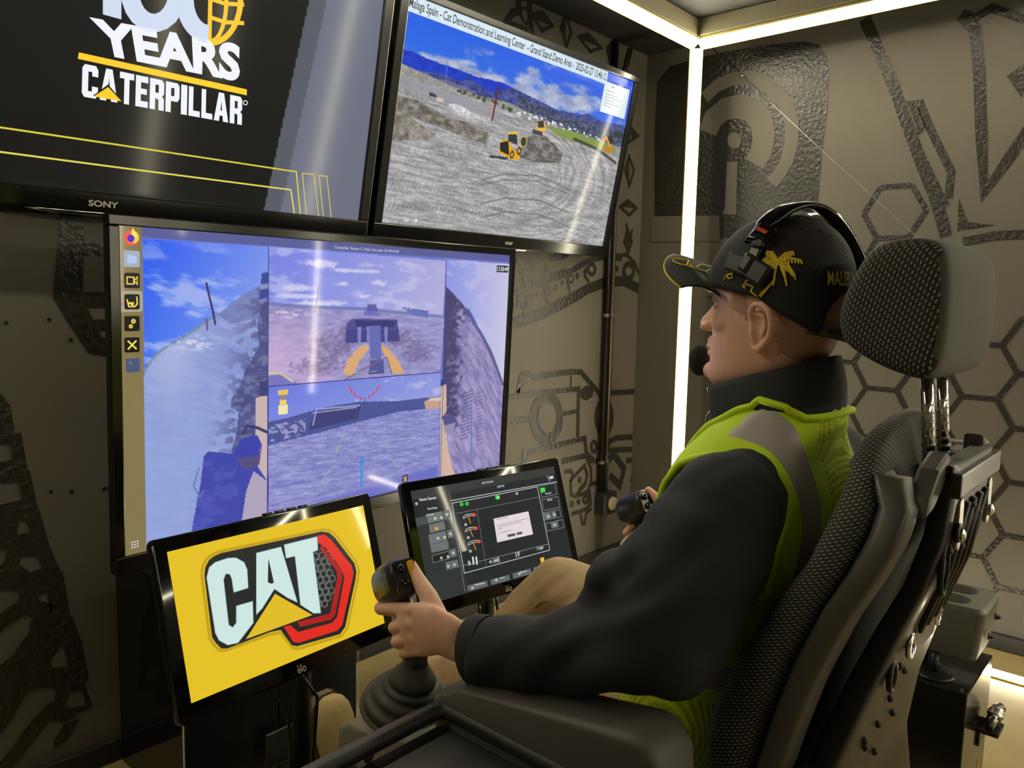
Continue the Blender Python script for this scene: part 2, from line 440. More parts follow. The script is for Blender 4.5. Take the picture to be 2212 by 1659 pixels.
paint_strokes([
    (C7([(1340, 185), (1600, 110), (1860, 40), (1960, 160), (2110, 150)]), 0.024),
    (C7([(1380, 400), (1520, 370), (1570, 430), (1560, 540), (1830, 260), (1890, 450), (1850, 660), (1640, 930), (1540, 880), (1530, 560)]), 0.022),
    (C7([(1880, 110), (1970, 320), (1980, 600), (1900, 820), (1700, 920)]), 0.02),
    (C7([(1640, 900), (1850, 690), (1860, 600), (1700, 780)]), 0.012),
    (C7(circ(1725, 570, 45, 14, ry=80)), 0, 'f'),
    (C7(circ(1555, 1090, 50, 14, ry=80)), 0, 'f'), (C7(circ(1700, 1050, 45, 14, ry=65)), 0, 'f'), (C7(circ(1860, 990, 55, 16, ry=75)), 0.02, 'c'),
    (C7([(1540, 1310), (1750, 1250), (1900, 1180), (1960, 1100), (1950, 900), (1920, 760)]), 0.022),
    (C7([(1750, 1320), (1790, 1530), (1840, 1520), (1870, 1290), (1990, 1190)]), 0.018),
    (C7([(1960, 650), (2110, 640)]), 0.024),
    # left end of the wall: window shape above, boot-tread shape below
    (W0([(212, 20), (210, 120), (200, 270), (230, 330), (280, 415), (340, 425)]), [0.055, 0.06, 0.07, 0.06, 0.05, 0.05]),
    (W0([(225, 130), (340, 135)]), 0.04), (W0([(215, 283), (340, 283)]), 0.04), (W0([(245, 357), (340, 355)]), 0.03), (W0([(-10, 12), (140, 18)]), 0.02),
    (W0([(-20, 560), (10, 600), (20, 655), (-20, 668)]), 0.03),
    (W0([(-20, 690), (45, 690), (58, 765), (-20, 780)]), 0.03),
    (W0([(-20, 805), (70, 800), (88, 880), (10, 900), (-20, 905)]), 0.03),
    (W0([(35, 915), (95, 912), (115, 980), (25, 995)]), 0.034, 'c'),
    (W0([(-20, 990), (20, 940), (35, 915)]), 0.045),
    (W0([(45, 1015), (125, 1015), (152, 1080), (80, 1105), (30, 1070)]), 0.036, 'c'),
    (W0([(-20, 1100), (30, 1070), (60, 1100)]), 0.04),
    (W0([(95, 1130), (160, 1110), (175, 1195), (150, 1205), (75, 1180)]), 0.045, 'c'),
    (W0([(-20, 1110), (60, 1110), (90, 1140), (70, 1180), (0, 1230), (-30, 1260)]), 0.04),
    (W0([(115, 1240), (180, 1215), (215, 1300), (230, 1380), (130, 1390), (105, 1310)]), 0.045, 'c'),
    (W0([(80, 1265), (130, 1285), (90, 1340), (-30, 1460)]), [0.09, 0.1, 0.09, 0.12]),
    (L4([(-100, 900), (80, 640), (250, 380), (480, 330), (640, 480), (560, 470), (380, 490), (300, 560), (140, 850), (-100, 1150)]), 0, 'f'),
    (L4([(560, 400), (640, 330), (700, 370), (900, 350), (990, 360), (1050, 540), (980, 510), (830, 520), (650, 520)]), 0, 'f'),
    (L4([(980, 510), (1060, 560), (1100, 700), (900, 790), (700, 720), (780, 700), (860, 715), (1030, 680)]), 0, 'f'),
    (L4([(660, 530), (820, 530), (780, 690), (680, 720), (640, 640)]), 0, 'f'),
    (L4([(60, 1290), (300, 960), (560, 660), (620, 640), (690, 700), (930, 820), (760, 890), (590, 860), (300, 1240), (120, 1432), (-60, 1432)]), 0, 'f'),
    (L4([(760, 900), (960, 840), (800, 1100), (640, 1200), (640, 1100)]), 0, 'f'),
], 'back', wall_back)
# screw holes left in the wall
for x, y in ((13, 697), (106, 690), (181, 706), (153, 734), (110, 1062), (155, 1062), (235, 1053), (225, 1055)):
    p = onY(x, y, WY)
    MB().lathe([(0.005, 0), (0.005, 0.001)], (p[0], WY - 0.0018, p[2]), (0, 1, 0), 8).done('screw_hole', BLK, wall_back)

# ---- light strips: a frame of aluminium profiles with a glowing diffuser
LEDM = mat('led_diffuser', (1, 1, 1, 1), rough=0.6, var=0, emit=(1.0, 0.925, 0.70, 1), estr=LED_STRENGTH)
PROF = mat('led_profile', srgb(150, 142, 105), rough=0.4, metal=0.0, var=0.05)
LX0, LX1, LY0, LY1, LZ0, LZ1 = X0 + 0.3, 3.2, Y0 + 0.3, 1.79, 0.012, 2.446
LEDE = mat('led_edge', srgb(210, 196, 110), rough=0.5, var=0)
def led(a, b, inward, label, m=LEDM, w=0.035, off=''):
    """profile along a->b; the diffuser looks along 'inward'"""
    a, b, nrm = np.array(a, float), np.array(b, float), np.array(inward, float); nrm /= np.linalg.norm(nrm)
    t = (b - a) / np.linalg.norm(b - a); s_ = np.cross(t, nrm)
    e = empty('light_strip' + off, a); tag(e, label, 'light strip')
    def bar(o0, o1, s0, s1):
        vs_ = [p - a + s_ * s + nrm * o for p in (a, b) for s, o in ((s0, o0), (s1, o0), (s1, o1), (s0, o1))]
        return vs_, [(0, 1, 2, 3), (7, 6, 5, 4), (0, 4, 5, 1), (1, 5, 6, 2), (2, 6, 7, 3), (3, 7, 4, 0)]
    q = MB(); q.verts(*bar(-0.02, -0.008, -w * .8, w * .8)); q.done('profile', PROF, e)
    q = MB(); q.verts(*bar(-0.008, 0.004, -w * .8, -w * .5)); q.verts(*bar(-0.008, 0.004, w * .5, w * .8)); q.done('diffuser_edge', LEDE, e)
    q = MB(); q.verts(*bar(-0.0075, 0.013, -w * .49, w * .49)); q.done('diffuser' + off, m, e)
    return e
c_ = [(LX0, LY0), (LX1, LY0), (LX1, LY1), (LX0, LY1)]
cxm, cym = (LX0 + LX1) / 2, (LY0 + LY1) / 2
led((LX0, LY1, LZ1), (LX1 - .02, LY1, LZ1), (0, -0.7, -1), 'horizontal light strip hanging above the televisions')
led((LX1, LY1 - .02, LZ1), (LX1, LY0, LZ1), (-0.7, 0, -1), 'horizontal light strip running high along the honeycomb wall')
led((LX1, LY1, LZ0 + .03), (LX1, LY1, LZ1 - .02), (-1, -0.8, 0), 'upright light strip in the room corner behind the seated person')
led((LX1, LY1 - .06, LZ0), (LX1, .12, LZ0), (-0.5, 0, 1), 'light strip lying on the floor along the honeycomb wall', w=.020)
led((LX0, LY0, LZ1), (LX1 - .02, LY0, LZ1), (0, 0.7, -1), 'horizontal light strip high along the wall facing the televisions', off='_rear_wall_offscreen')
led((LX1, LY0, LZ0), (LX1, LY0, LZ1 - .02), (-1, 0.8, 0), 'upright light strip at the rear end of the honeycomb wall', off='_rear_corner_offscreen')
led((LX1, -.48, .45), (LX1, -.48, LZ1 - .02), (-1, 0.3, 0), 'upright light strip halfway along the honeycomb wall', w=.024, off='_middle_offscreen')
led((LX1, -2.1, 1.40), (LX1, -2.1, LZ1 - .02), (-1, 0.3, 0), 'short upright light strip past the middle of the honeycomb wall', w=.024, off='_short_offscreen')
# box beams that carry the strips
BEAM = mat('beam_grey', srgb(120, 112, 88), rough=0.6, var=0.05)
for i, (a, b) in enumerate((((LX0, LY1 - .02, LZ1 + .025), (LX1 + .02, LY1 + .05, CZ - .0005)), ((LX1 - .03, LY0, LZ1 + .025), (LX1 + .05, LY1 - .02, CZ - .0005)))):
    o = MB().box(a, b, 0.004).done('trim_%d' % (i + 1), BEAM); tag(o, kind='structure')

# ================================================================== SCREENS
# ---- what the displays show is painted point by point on a fine grid (colour attribute -> emission)
def vnoise(x, y, seed=0):
    xi = np.floor(x).astype(np.int64); yi = np.floor(y).astype(np.int64)
    xf = x - xi; yf = y - yi
    def h(a, b):
        n = (a * 374761393 + b * 668265263 + seed * 1442695041) & 0xffffffff
        n = ((n ^ (n >> 13)) * 1274126177) & 0xffffffff
        return ((n ^ (n >> 16)) & 0xffff) / 65535.0
    u = xf * xf * (3 - 2 * xf); v = yf * yf * (3 - 2 * yf)
    return (h(xi, yi) * (1 - u) + h(xi + 1, yi) * u) * (1 - v) + (h(xi, yi + 1) * (1 - u) + h(xi + 1, yi + 1) * u) * v
def fbm(x, y, oct=4, seed=0):
    s = 0; a = 0.5; t = 0
    for k in range(oct):
        s = s + a * vnoise(x * 2 ** k, y * 2 ** k, seed + k); t += a; a *= 0.55
    return s / t
def sst(a, b, x):
    t = np.clip((x - a) / (b - a), 0, 1); return t * t * (3 - 2 * t)
class Screen:
    """a display panel: pose, size, paint grid"""
    def __init__(s, c, M, w, h, nx, ny):
        s.c, s.M, s.w, s.h = np.array(c, float), M, w, h
        s.nx, s.ny = nx, ny
        s.x, s.y = np.meshgrid(np.linspace(0, 1, nx + 1), np.linspace(0, 1, ny + 1))   # y down
        s.img = np.zeros((ny + 1, nx + 1, 3))
        s.asp = w / h
    def st(s, px, py):
        q = s.M.T @ (onP(px, py, s.c, s.M @ np.array([0, -1.0, 0])) - s.c)
        return (q[0] / s.w + 0.5, 0.5 - q[2] / s.h)
    def sts(s, l): return [s.st(*p) for p in l]
    def loc(s, a, b, off=0.0): return ((a - 0.5) * s.w, -off, (0.5 - b) * s.h)
    def put(s, col, al):
        col = np.array(col, float)
        if col.ndim == 1: col = col / 255.0
        al = np.asarray(al)[..., None] if np.ndim(al) else al
        s.img = s.img * (1 - al) + col * al
    def inside(s, pts, soft=0.0):
        m = np.zeros(s.x.shape, bool); n = len(pts)
        for i in range(n):
            (x1, y1), (x2, y2) = pts[i], pts[(i + 1) % n]
            if y1 == y2: continue
            c = ((y1 > s.y) != (y2 > s.y)) & (s.x < (x2 - x1) * (s.y - y1) / (y2 - y1) + x1)
            m ^= c
        return m.astype(float)
    def poly(s, pts, col, al=1.0, px=True):
        s.put(col, s.inside(s.sts(pts) if px else pts) * al)
    def dist(s, pts):
        d = np.full(s.x.shape, 9.0)
        for i in range(len(pts) - 1):
            a = np.array(pts[i]) * [s.asp, 1]; b = np.array(pts[i + 1]) * [s.asp, 1]
            ab = b - a; X = s.x * s.asp - a[0]; Y = s.y - a[1]
            t = np.clip((X * ab[0] + Y * ab[1]) / (ab @ ab + 1e-9), 0, 1)
            d = np.minimum(d, np.hypot(X - t * ab[0], Y - t * ab[1]))
        return d
    def line(s, pts, w, col, al=1.0, px=True):
        d = s.dist(s.sts(pts) if px else pts)
        s.put(col, (1 - sst(w * .35, w * .65, d)) * al)
    def build(s, parent, name='screen', rough=0.2, gain=1.0, spec=0.16):
        vx = (s.x - 0.5) * s.w; vz = (0.5 - s.y) * s.h
        n = (s.nx + 1) * (s.ny + 1)
        co = np.stack([vx.ravel(), np.zeros(n), vz.ravel()], 1).astype(np.float32)
        i = np.arange(s.nx)[None, :] + (s.nx + 1) * np.arange(s.ny)[:, None]
        q = np.stack([i, i + s.nx + 1, i + s.nx + 2, i + 1], -1).reshape(-1, 4).astype(np.int32)
        me = bpy.data.meshes.new(name)
        me.vertices.add(n); me.vertices.foreach_set('co', co.ravel())
        me.loops.add(q.size); me.loops.foreach_set('vertex_index', q.ravel())
        me.polygons.add(len(q)); me.polygons.foreach_set('loop_start', np.arange(len(q), dtype=np.int32) * 4)
        me.update(calc_edges=True)
        at = me.color_attributes.new('picture', 'FLOAT_COLOR', 'POINT')
        im = np.clip(s.img, 0, 1); lin = np.where(im <= 0.04045, im / 12.92, ((im + 0.055) / 1.055) ** 2.4)
        rgba = np.concatenate([lin.reshape(-1, 3), np.ones((n, 1))], 1).astype(np.float32)
        at.data.foreach_set('color', rgba.ravel())
        m = bpy.data.materials.new('display_' + name); m.use_nodes = True
        b = m.node_tree.nodes['Principled BSDF']
        a = m.node_tree.nodes.new('ShaderNodeAttribute'); a.attribute_name = 'picture'
        m.node_tree.links.new(a.outputs['Color'], b.inputs['Emission Color'])
        b.inputs['Emission Strength'].default_value = SCREEN_GAIN * gain
        b.inputs['Base Color'].default_value = (0.006, 0.006, 0.007, 1); b.inputs['Roughness'].default_value = rough; b.inputs['Specular IOR Level'].default_value = spec
        return obj(name, me, m, parent)
    # flat printed shapes just proud of the panel
    def shape(s, name, pts, col, parent, px=True, off=0.0006, strength=None):
        q = s.sts(pts) if px else pts
        return obj(name, mesh_of(name, [s.loc(a, b, off) for a, b in q], [tuple(range(len(q)))]), glow(str(col), srgb(*col), strength), parent)
    def stroke(s, name, pts, w, col, parent, closed=False, px=True, off=0.0006):
        q = s.sts(pts) if px else pts
        V, Fc = ribbon([(a * s.asp, b) for a, b in q], w, closed)
        return obj(name, mesh_of(name, [s.loc(a / s.asp, b, off) for a, b in V], Fc), glow(str(col), srgb(*col)), parent)
    def text(s, name, string, a0, b0, a1, b1, col, parent, bold=0.0, off=0.001, shear=0.0):
        return text_on(name, string, lambda a, b: s.loc(a0 + (a1 - a0) * a, b1 + (b0 - b1) * b, off), glow(str(col), srgb(*col)), parent, bold)

def tv_body(e, S_, wo, ho, dz, depth, bz, logo_px=None, thick=0.045):
    """frame round the display: outer size wo x ho, centre lowered by dz"""
    w, h = S_.w, S_.h
    xo0, xo1, zo0, zo1 = -wo / 2, wo / 2, -ho / 2 + dz, ho / 2 + dz
    fr = MB()
    for a, b in (((xo0, -bz, h / 2), (xo1, 0.02, zo1)), ((xo0, -bz, zo0), (xo1, 0.02, -h / 2)),
                 ((xo0, -bz, -h / 2), (-w / 2, 0.02, h / 2)), ((w / 2, -bz, -h / 2), (xo1, 0.02, h / 2))):
        fr.box(a, b, 0.003, 2)
    fr.done('bezel', BEZEL, e)
    MB().box((xo0 + 0.004, 0.002, zo0 + 0.004), (xo1 - 0.004, thick * .5, zo1 - 0.004), 0.004).done('side_trim', BLKSAT, e)
    MB().box((xo0 + 0.12, thick * .5, zo0 + 0.06), (xo1 - 0.12, thick, zo1 - 0.1), 0.01).done('back_housing', BLK, e)

TVG = 'televisions on the screen wall'
# ------------------------------------------------------------ lower television (remote video decoder)
M0 = rot3(2.2, 2.5, 0.3); C0 = (1.439, 1.894, 1.086)
tv = empty('television', C0, M0); tag(tv, 'large lower television showing split views from a machine cab', 'television')
S1 = Screen(C0, M0, 1.38, 0.776, 620, 350)
tv_body(tv, S1, 1.432, 0.842, -0.008, 0.05, 0.008)
x, y = S1.x, S1.y
SCL = 1.0
# coloured background everywhere first
S1.put((110, 120, 200), 1.0)
# --- centre upper picture: looking along the loader arms
pU = [(580, 532), (963, 563), (951, 803), (580, 834)]
qU = S1.sts(pU); inU = S1.inside(qU)
tU = (y - qU[0][1]) / (qU[3][1] - qU[0][1])
sU = (x - qU[0][0]) / (qU[1][0] - qU[0][0])
sky = np.stack([118 + 55 * sU + 20 * tU, 130 + 40 * sU + 18 * tU, 228 - 10 * sU], -1) / 255
S1.put(sky, inU)
cl = sst(0.52, 0.75, fbm(x * 16, y * 26, 4, 3)) * inU * (tU < 0.5)
S1.put((205, 205, 236), cl * 0.55)
for cxp, cyp, rx, ry in ((692, 569, 44, 10), (745, 613, 14, 6), (820, 612, 18, 9), (690, 656, 55, 9), (650, 622, 40, 9), (790, 640, 20, 5), (640, 640, 50, 6), (770, 585, 60, 6)):
    a_, b_ = S1.st(cxp, cyp); w_ = rx / 843; h_ = ry / 640
    dd = np.hypot((x - a_) / w_, (y - b_) / h_) + (fbm(x * 60, y * 60, 3, 8) - .5) * 1.2
    S1.put((212, 208, 238), (1 - sst(0.4, 1.15, dd)) * inU * .85)
gr = S1.inside(S1.sts([(580, 655), (640, 662), (780, 672), (870, 676), (960, 688), (951, 803), (580, 834)]))
gtex = fbm(x * 40, y * 90, 5, 11); gt2 = fbm(x * 120, y * 120, 3, 12)
gcol = np.stack([148 + 60 * (gtex - .5) + 8 * (1 - sU), 146 + 60 * (gtex - .5), 196 + 50 * (gtex - .5)], -1) / 255
S1.put(gcol, gr)
S1.put((214, 180, 214), gr * np.clip(1 - np.hypot((sU - .0) / .42, (tU - .85) / .42), 0, 1) ** .8 * .75)
S1.line([(580, 656), (640, 661), (700, 664), (800, 668), (870, 676), (960, 684)], 0.012, (112, 122, 178), .9)
S1.poly([(872, 668), (925, 673), (924, 686), (895, 682)], (104, 116, 180)); S1.line([(870, 665), (925, 673)], .004, (86, 96, 160))
rub = gr * sst(.48, .62, fbm(x * 70, y * 110, 3, 21)) * np.clip(1 - np.hypot((x - S1.st(622, 678)[0]) / .055, (y - S1.st(622, 678)[1]) / .02), 0, 1) ** .5
S1.put((222, 205, 225), rub)
# dark soil heaps around the bucket
for cxp, cyp, rx, ry in ((720, 748, 60, 40), (900, 760, 55, 40), (690, 790, 70, 25), (760, 720, 40, 30), (860, 730, 40, 28)):
    a_, b_ = S1.st(cxp, cyp)
    dd = np.hypot((x - a_) / (rx / 843), (y - b_) / (ry / 640)) + (fbm(x * 90, y * 90, 4, 31) - .5) * 1.3
    S1.put((118, 104, 146), (1 - sst(.5, 1.0, dd)) * inU * (.5 + .5 * (gt2 > .5)) * .8)
S1.line([(688, 620), (684, 652), (680, 672)], 0.006, (120, 80, 120), .9)
S1.poly([(795, 657), (812, 657), (815, 668), (820, 682), (788, 682), (792, 668)], (92, 96, 160)); S1.poly([(786, 672), (818, 672), (818, 682), (786, 682)], (110, 112, 190))
# bucket and arms
S1.poly([(748, 700), (762, 688), (858, 690), (864, 735), (842, 738), (746, 741)], (84, 82, 146))
S1.poly([(766, 692), (856, 693), (850, 708), (770, 708)], (62, 62, 116)); S1.poly([(748, 712), (862, 712), (862, 738), (748, 741)], (72, 72, 136))
for xx in (772, 792, 830): S1.poly([(xx, 706), (xx + 8, 706), (xx + 7, 740), (xx + 1, 740)], (130, 132, 190))
S1.poly([(740, 808), (752, 776), (776, 750), (790, 744), (798, 752), (776, 780), (762, 812)], (216, 168, 120))
S1.poly([(820, 744), (838, 752), (862, 782), (874, 806), (850, 808), (838, 780)], (216, 168, 112))
S1.poly([(797, 704), (822, 704), (824, 780), (800, 785)], (104, 108, 178)); S1.poly([(800, 780), (828, 776), (830, 806), (796, 810)], (86, 86, 150))
S1.line([(742, 822), (780, 800), (836, 772), (846, 808)], .005, (120, 100, 130))
S1.poly([(580, 812), (612, 806), (640, 826), (640, 834), (580, 834)], (120, 118, 190))
S1.line([(580, 806), (606, 806), (632, 824)], .009, (210, 190, 170))
# --- centre lower picture: rear view
pL = [(580, 836), (951, 805), (947, 1052), (577, 1115)]
qL = S1.sts([(579, 836), (952, 805), (945, 1044), (577, 1130)]); inL = S1.inside(qL)
uu = (x - qL[0][0]) / (qL[1][0] - qL[0][0]); vv = (y - qL[0][1]) / (qL[3][1] - qL[0][1])
S1.put(np.stack([108 + 50 * vv + 30 * uu, 122 + 55 * vv + 26 * uu, 222 + 0 * uu], -1) / 255, inL)
S1.put((190, 190, 228), inL * sst(.5, .72, fbm(x * 18, y * 30, 4, 41)) * .7 * (uu > .45))
grL = S1.inside(S1.sts([(577, 960), (640, 940), (700, 928), (780, 905), (860, 888), (950, 868), (947, 1060), (577, 1130)]))
st_ = fbm((x + y * .9) * 34, (y - x * .16) * 160, 4, 43); tr = fbm(x * 150, y * 170, 2, 44)
S1.put(np.stack([140 + 75 * (st_ - .5) + 26 * (tr - .5), 142 + 75 * (st_ - .5) + 26 * (tr - .5), 200 + 55 * (st_ - .5)], -1) / 255, grL)
S1.poly([(577, 912), (620, 903), (700, 880), (775, 868), (860, 866), (952, 856), (952, 880), (860, 890), (780, 910), (700, 932), (577, 962)], (78, 86, 148))
S1.put((150, 150, 200), S1.inside(S1.sts([(577, 920), (660, 905), (660, 938), (577, 958)])) * sst(.5, .6, fbm(x * 130, y * 130, 2, 46)))
S1.poly([(668, 920), (682, 888), (770, 874), (780, 880), (772, 905), (740, 912), (668, 930)], (66, 68, 122))
S1.line([(676, 918), (684, 884), (776, 876)], .006, (158, 160, 206)); S1.line([(676, 892), (770, 880)], .005, (170, 170, 214))
S1.poly([(916, 868), (930, 860), (950, 862), (950, 882), (920, 884)], (196, 160, 140)); S1.poly([(952, 858), (952, 866), (926, 866), (930, 860)], (220, 196, 180))
S1.put((108, 112, 196), inL * sst(.93, 1.0, vv + .12 * uu))
for k in range(7):
    yy = 1000 + k * 14; S1.line([(640 + 10 * k, yy), (760, yy - 22), (900, yy - 48)], .004, (126, 124, 186), .55)
# --- left picture: fisheye side view
qF = S1.sts([(309, 516), (580, 533), (577, 1113), (314, 1186)]); inF = S1.inside(qF)
uf = (x - qF[0][0]) / (qF[1][0] - qF[0][0]); vf = (y - qF[0][1]) / (qF[3][1] - qF[0][1])
S1.put(np.stack([48 + 75 * uf + 70 * vf, 92 + 55 * uf + 70 * vf, 236 + 0 * uf], -1) / 255, inF)
rotx, roty = x * .8 + y * .6, y * .9 - x * .5
cl = sst(.52, .72, fbm(rotx * 13, roty * 24, 5, 53)) * inF
S1.put((178, 190, 240), cl * .75 * sst(.0, .25, vf + .1))
horizon = [(312, 805), (328, 775), (352, 755), (396, 730), (430, 706), (470, 680), (510, 650), (560, 620), (580, 606), (580, 1130), (312, 1200)]
gF = S1.inside(S1.sts(horizon)) * inF
g1 = fbm(rotx * 30, roty * 70, 4, 55)
S1.put(np.stack([146 + 34 * (g1 - .5) - 14 * vf, 158 + 34 * (g1 - .5) - 4 * vf, 212 + 22 * (g1 - .5)], -1) / 255, gF)
pale = gF * sst(.2, .8, vf) * (1 - sst(.5, .85, uf)); S1.put((150, 166, 220), pale * .75)
S1.put((176, 184, 222), gF * np.clip(1 - np.hypot((uf - .2) / .3, (vf - .38) / .2), 0, 1) * .8)
S1.line([(312, 803), (330, 774), (352, 754), (396, 729), (470, 678)], .008, (120, 140, 150), .8)
S1.put((92, 98, 150), S1.inside(S1.sts([(470, 680), (520, 640), (580, 606), (580, 690), (540, 690), (500, 700)])) * .45 * inF)
wr = sst(.48, .6, fbm(x * 110, y * 110, 3, 57)) * np.clip(1 - np.hypot((x - S1.st(420, 742)[0]) / .06, (y - S1.st(420, 742)[1]) / .04), 0, 1)
S1.put((214, 216, 232), wr * inF)
dk = sst(.44, .6, fbm(x * 60, y * 60, 4, 59)) * sst(.55, .95, uf + (vf - .35) * .5) * gF
S1.put((86, 84, 130), dk * .8)
S1.line([(446, 612), (452, 640), (460, 672), (465, 700)], .007, (70, 46, 96))
S1.line([(446, 690), (448, 712)], .006, (96, 80, 120)); S1.poly([(566, 590), (580, 587), (580, 640), (560, 648), (562, 620)], (66, 78, 150))
S1.poly([(562, 615), (580, 612), (580, 622), (562, 626)], (140, 146, 186))
dedge = [(580, 640), (566, 660), (556, 700), (560, 745), (548, 770), (530, 800), (520, 830), (500, 862), (498, 880), (516, 890), (510, 940), (500, 975), (500, 1000), (520, 1000), (580, 960)]
S1.poly(dedge, (76, 78, 128), .85); S1.put((130, 134, 170), S1.inside(S1.sts(dedge)) * sst(.5, .7, fbm(x * 80, y * 80, 3, 61)) * .6)
S1.poly([(440, 985), (450, 975), (505, 980), (560, 940), (580, 940), (580, 1113), (412, 1158), (424, 1090), (434, 1040)], (68, 74, 168))
S1.put((88, 94, 190), S1.inside(S1.sts([(440, 985), (505, 980), (520, 1090), (412, 1158), (424, 1090)])) * sst(.45, .7, fbm(x * 40, y * 40, 3, 63)) * .6)
S1.poly([(552, 860), (578, 852), (578, 1040), (552, 1000)], (200, 178, 178)); S1.poly([(532, 1060), (548, 1018), (578, 1040), (578, 1112), (522, 1128)], (176, 164, 186))
S1.line([(526, 935), (534, 920), (556, 924), (578, 934)], .01, (60, 60, 110)); S1.poly([(506, 976), (520, 950), (556, 940), (566, 960), (556, 985), (520, 1000)], (64, 70, 170)); S1.poly([(508, 990), (556, 985), (566, 962), (560, 1004), (530, 1016)], (88, 80, 130))
S1.poly([(560, 826), (578, 822), (578, 854), (560, 856)], (64, 70, 120))
S1.line([(430, 1010), (418, 1050), (432, 1075), (440, 1060)], .005, (110, 118, 176))
# --- right picture
qR = S1.sts([(963, 560), (1100, 570), (1082, 1005), (950, 1046)]); inR = S1.inside(qR)
ur = (x - qR[0][0]) / (qR[1][0] - qR[0][0]); vr = (y - qR[0][1]) / (qR[3][1] - qR[0][1])
S1.put(np.stack([138 + 60 * ur + 10 * vr, 148 + 46 * ur + 14 * vr, 226 + 0 * ur], -1) / 255, inR)
S1.put((196, 194, 226), inR * sst(.52, .72, fbm(rotx * 18, roty * 30, 3, 71)) * .5)
gR = S1.inside(S1.sts([(963, 618), (990, 645), (1016, 682), (1040, 716), (1060, 752), (1078, 800), (1088, 850), (1082, 1010), (948, 1050), (958, 700)])) * inR
g3 = fbm((x * 1.2 - y * .5) * 90, (y + x) * 16, 4, 73)
S1.put(np.stack([148 + 90 * (g3 - .5), 138 + 80 * (g3 - .5), 186 + 70 * (g3 - .5)], -1) / 255, gR)
S1.line([(963, 640), (992, 652), (1020, 690), (1044, 730), (1064, 770), (1086, 830)], .016, (84, 88, 136), .85)
S1.poly([(1004, 664), (1014, 668), (1030, 698), (1022, 704)], (92, 98, 160))
S1.put((70, 64, 106), gR * (1 - sst(.12, .36, ur + (fbm(x * 60, y * 60, 4, 75) - .5) * .5)) * (vr < .75) * .9)
for k in range(14):
    t_ = k / 13; S1.line([(1004 - 10 * t_, 850 + 100 * t_), (1022 - 10 * t_, 842 + 100 * t_)], .0045, (84, 76, 120), .8)
    S1.line([(1030, 850 + 110 * t_), (1042, 846 + 110 * t_)], .004, (92, 86, 136), .6)
S1.line([(1019, 868), (1018, 980)], .006, (70, 130, 200))
S1.poly([(952, 836), (964, 828), (966, 1000), (974, 1020), (950, 1030)], (206, 178, 160)); S1.poly([(956, 900), (976, 890), (988, 912), (980, 934), (962, 936)], (84, 84, 140)); S1.poly([(958, 920), (984, 912), (980, 934), (962, 936)], (148, 140, 170))
S1.line([(954, 905), (972, 880), (976, 896)], .006, (70, 60, 90)); S1.poly([(966, 960), (976, 1010), (984, 1024), (962, 1030)], (214, 180, 160)); S1.poly([(952, 820), (962, 818), (964, 830), (952, 834)], (60, 70, 120))
# screen furniture: launcher column and title bar
SB = S1.st(309, 700)[0]
S1.put((134, 118, 78), (x < SB).astype(float))
TB = S1.st(309, 516)[1]
S1.put((92, 96, 152), ((y < S1.st(700, 540)[1]) & (x > SB)).astype(float)); 
scr = S1.build(tv, 'screen', 0.06)
def stc(px, py): return S1.st(px, py)
# dividers
for a, b in (((580, 533), (577, 1113)), ((964, 562), (951, 1040)), ((579, 835), (952, 804))):
    S1.stroke('divider_line', [a, b], 0.0035, (58, 62, 128), scr)
def icon(px, py, r, col, name='icon_tile'):
    a, b = stc(px, py); w_ = r / S1.asp
    S1.shape(name, rrect(a - w_, b - r, a + w_, b + r, r * .28 / 1.0 if False else min(w_, r) * .3), col, scr, px=False)
    return a, b, w_, r
R_ = 0.0215
# round browser icon
a, b = stc(283, 514); k = 1 / S1.asp
S1.shape('icon_disc', [(a + .022 * k * math.cos(t), b + .022 * math.sin(t)) for t in np.linspace(0, 6.2, 20)], (236, 92, 70), scr, False)
S1.shape('icon_disc', [(a + .006 * k + .017 * k * math.cos(t), b - .003 + .018 * math.sin(t)) for t in np.linspace(-1.6, 1.7, 14)], (236, 200, 70), scr, False, .0009)
S1.shape('icon_disc', [(a - .001 * k + .0105 * k * math.cos(t), b + .001 + .0105 * math.sin(t)) for t in np.linspace(0, 6.2, 16)], (72, 30, 200), scr, False, .0012)
S1.shape('icon_flame', [(a, b - .012), (a + .004 * k, b - .03), (a + .014 * k, b - .016), (a + .019 * k, b - .002), (a + .006 * k, b - .006)], (250, 226, 90), scr, False, .0014)
icon(284, 559, .024, (160, 172, 190)); a, b = stc(284, 559)
S1.shape('icon_folder', [(a - .013 * k, b - .012), (a - .004 * k, b - .012), (a - .001 * k, b - .009), (a + .014 * k, b - .009), (a + .014 * k, b + .013), (a - .013 * k, b + .013)], (176, 196, 238), scr, False, .001)
a, b = stc(283, 651); S1.shape('icon_tile', rrect(a - .033 * k, b - .031, a + .034 * k, b + .031, .004), (170, 162, 140), scr, False, .0004)
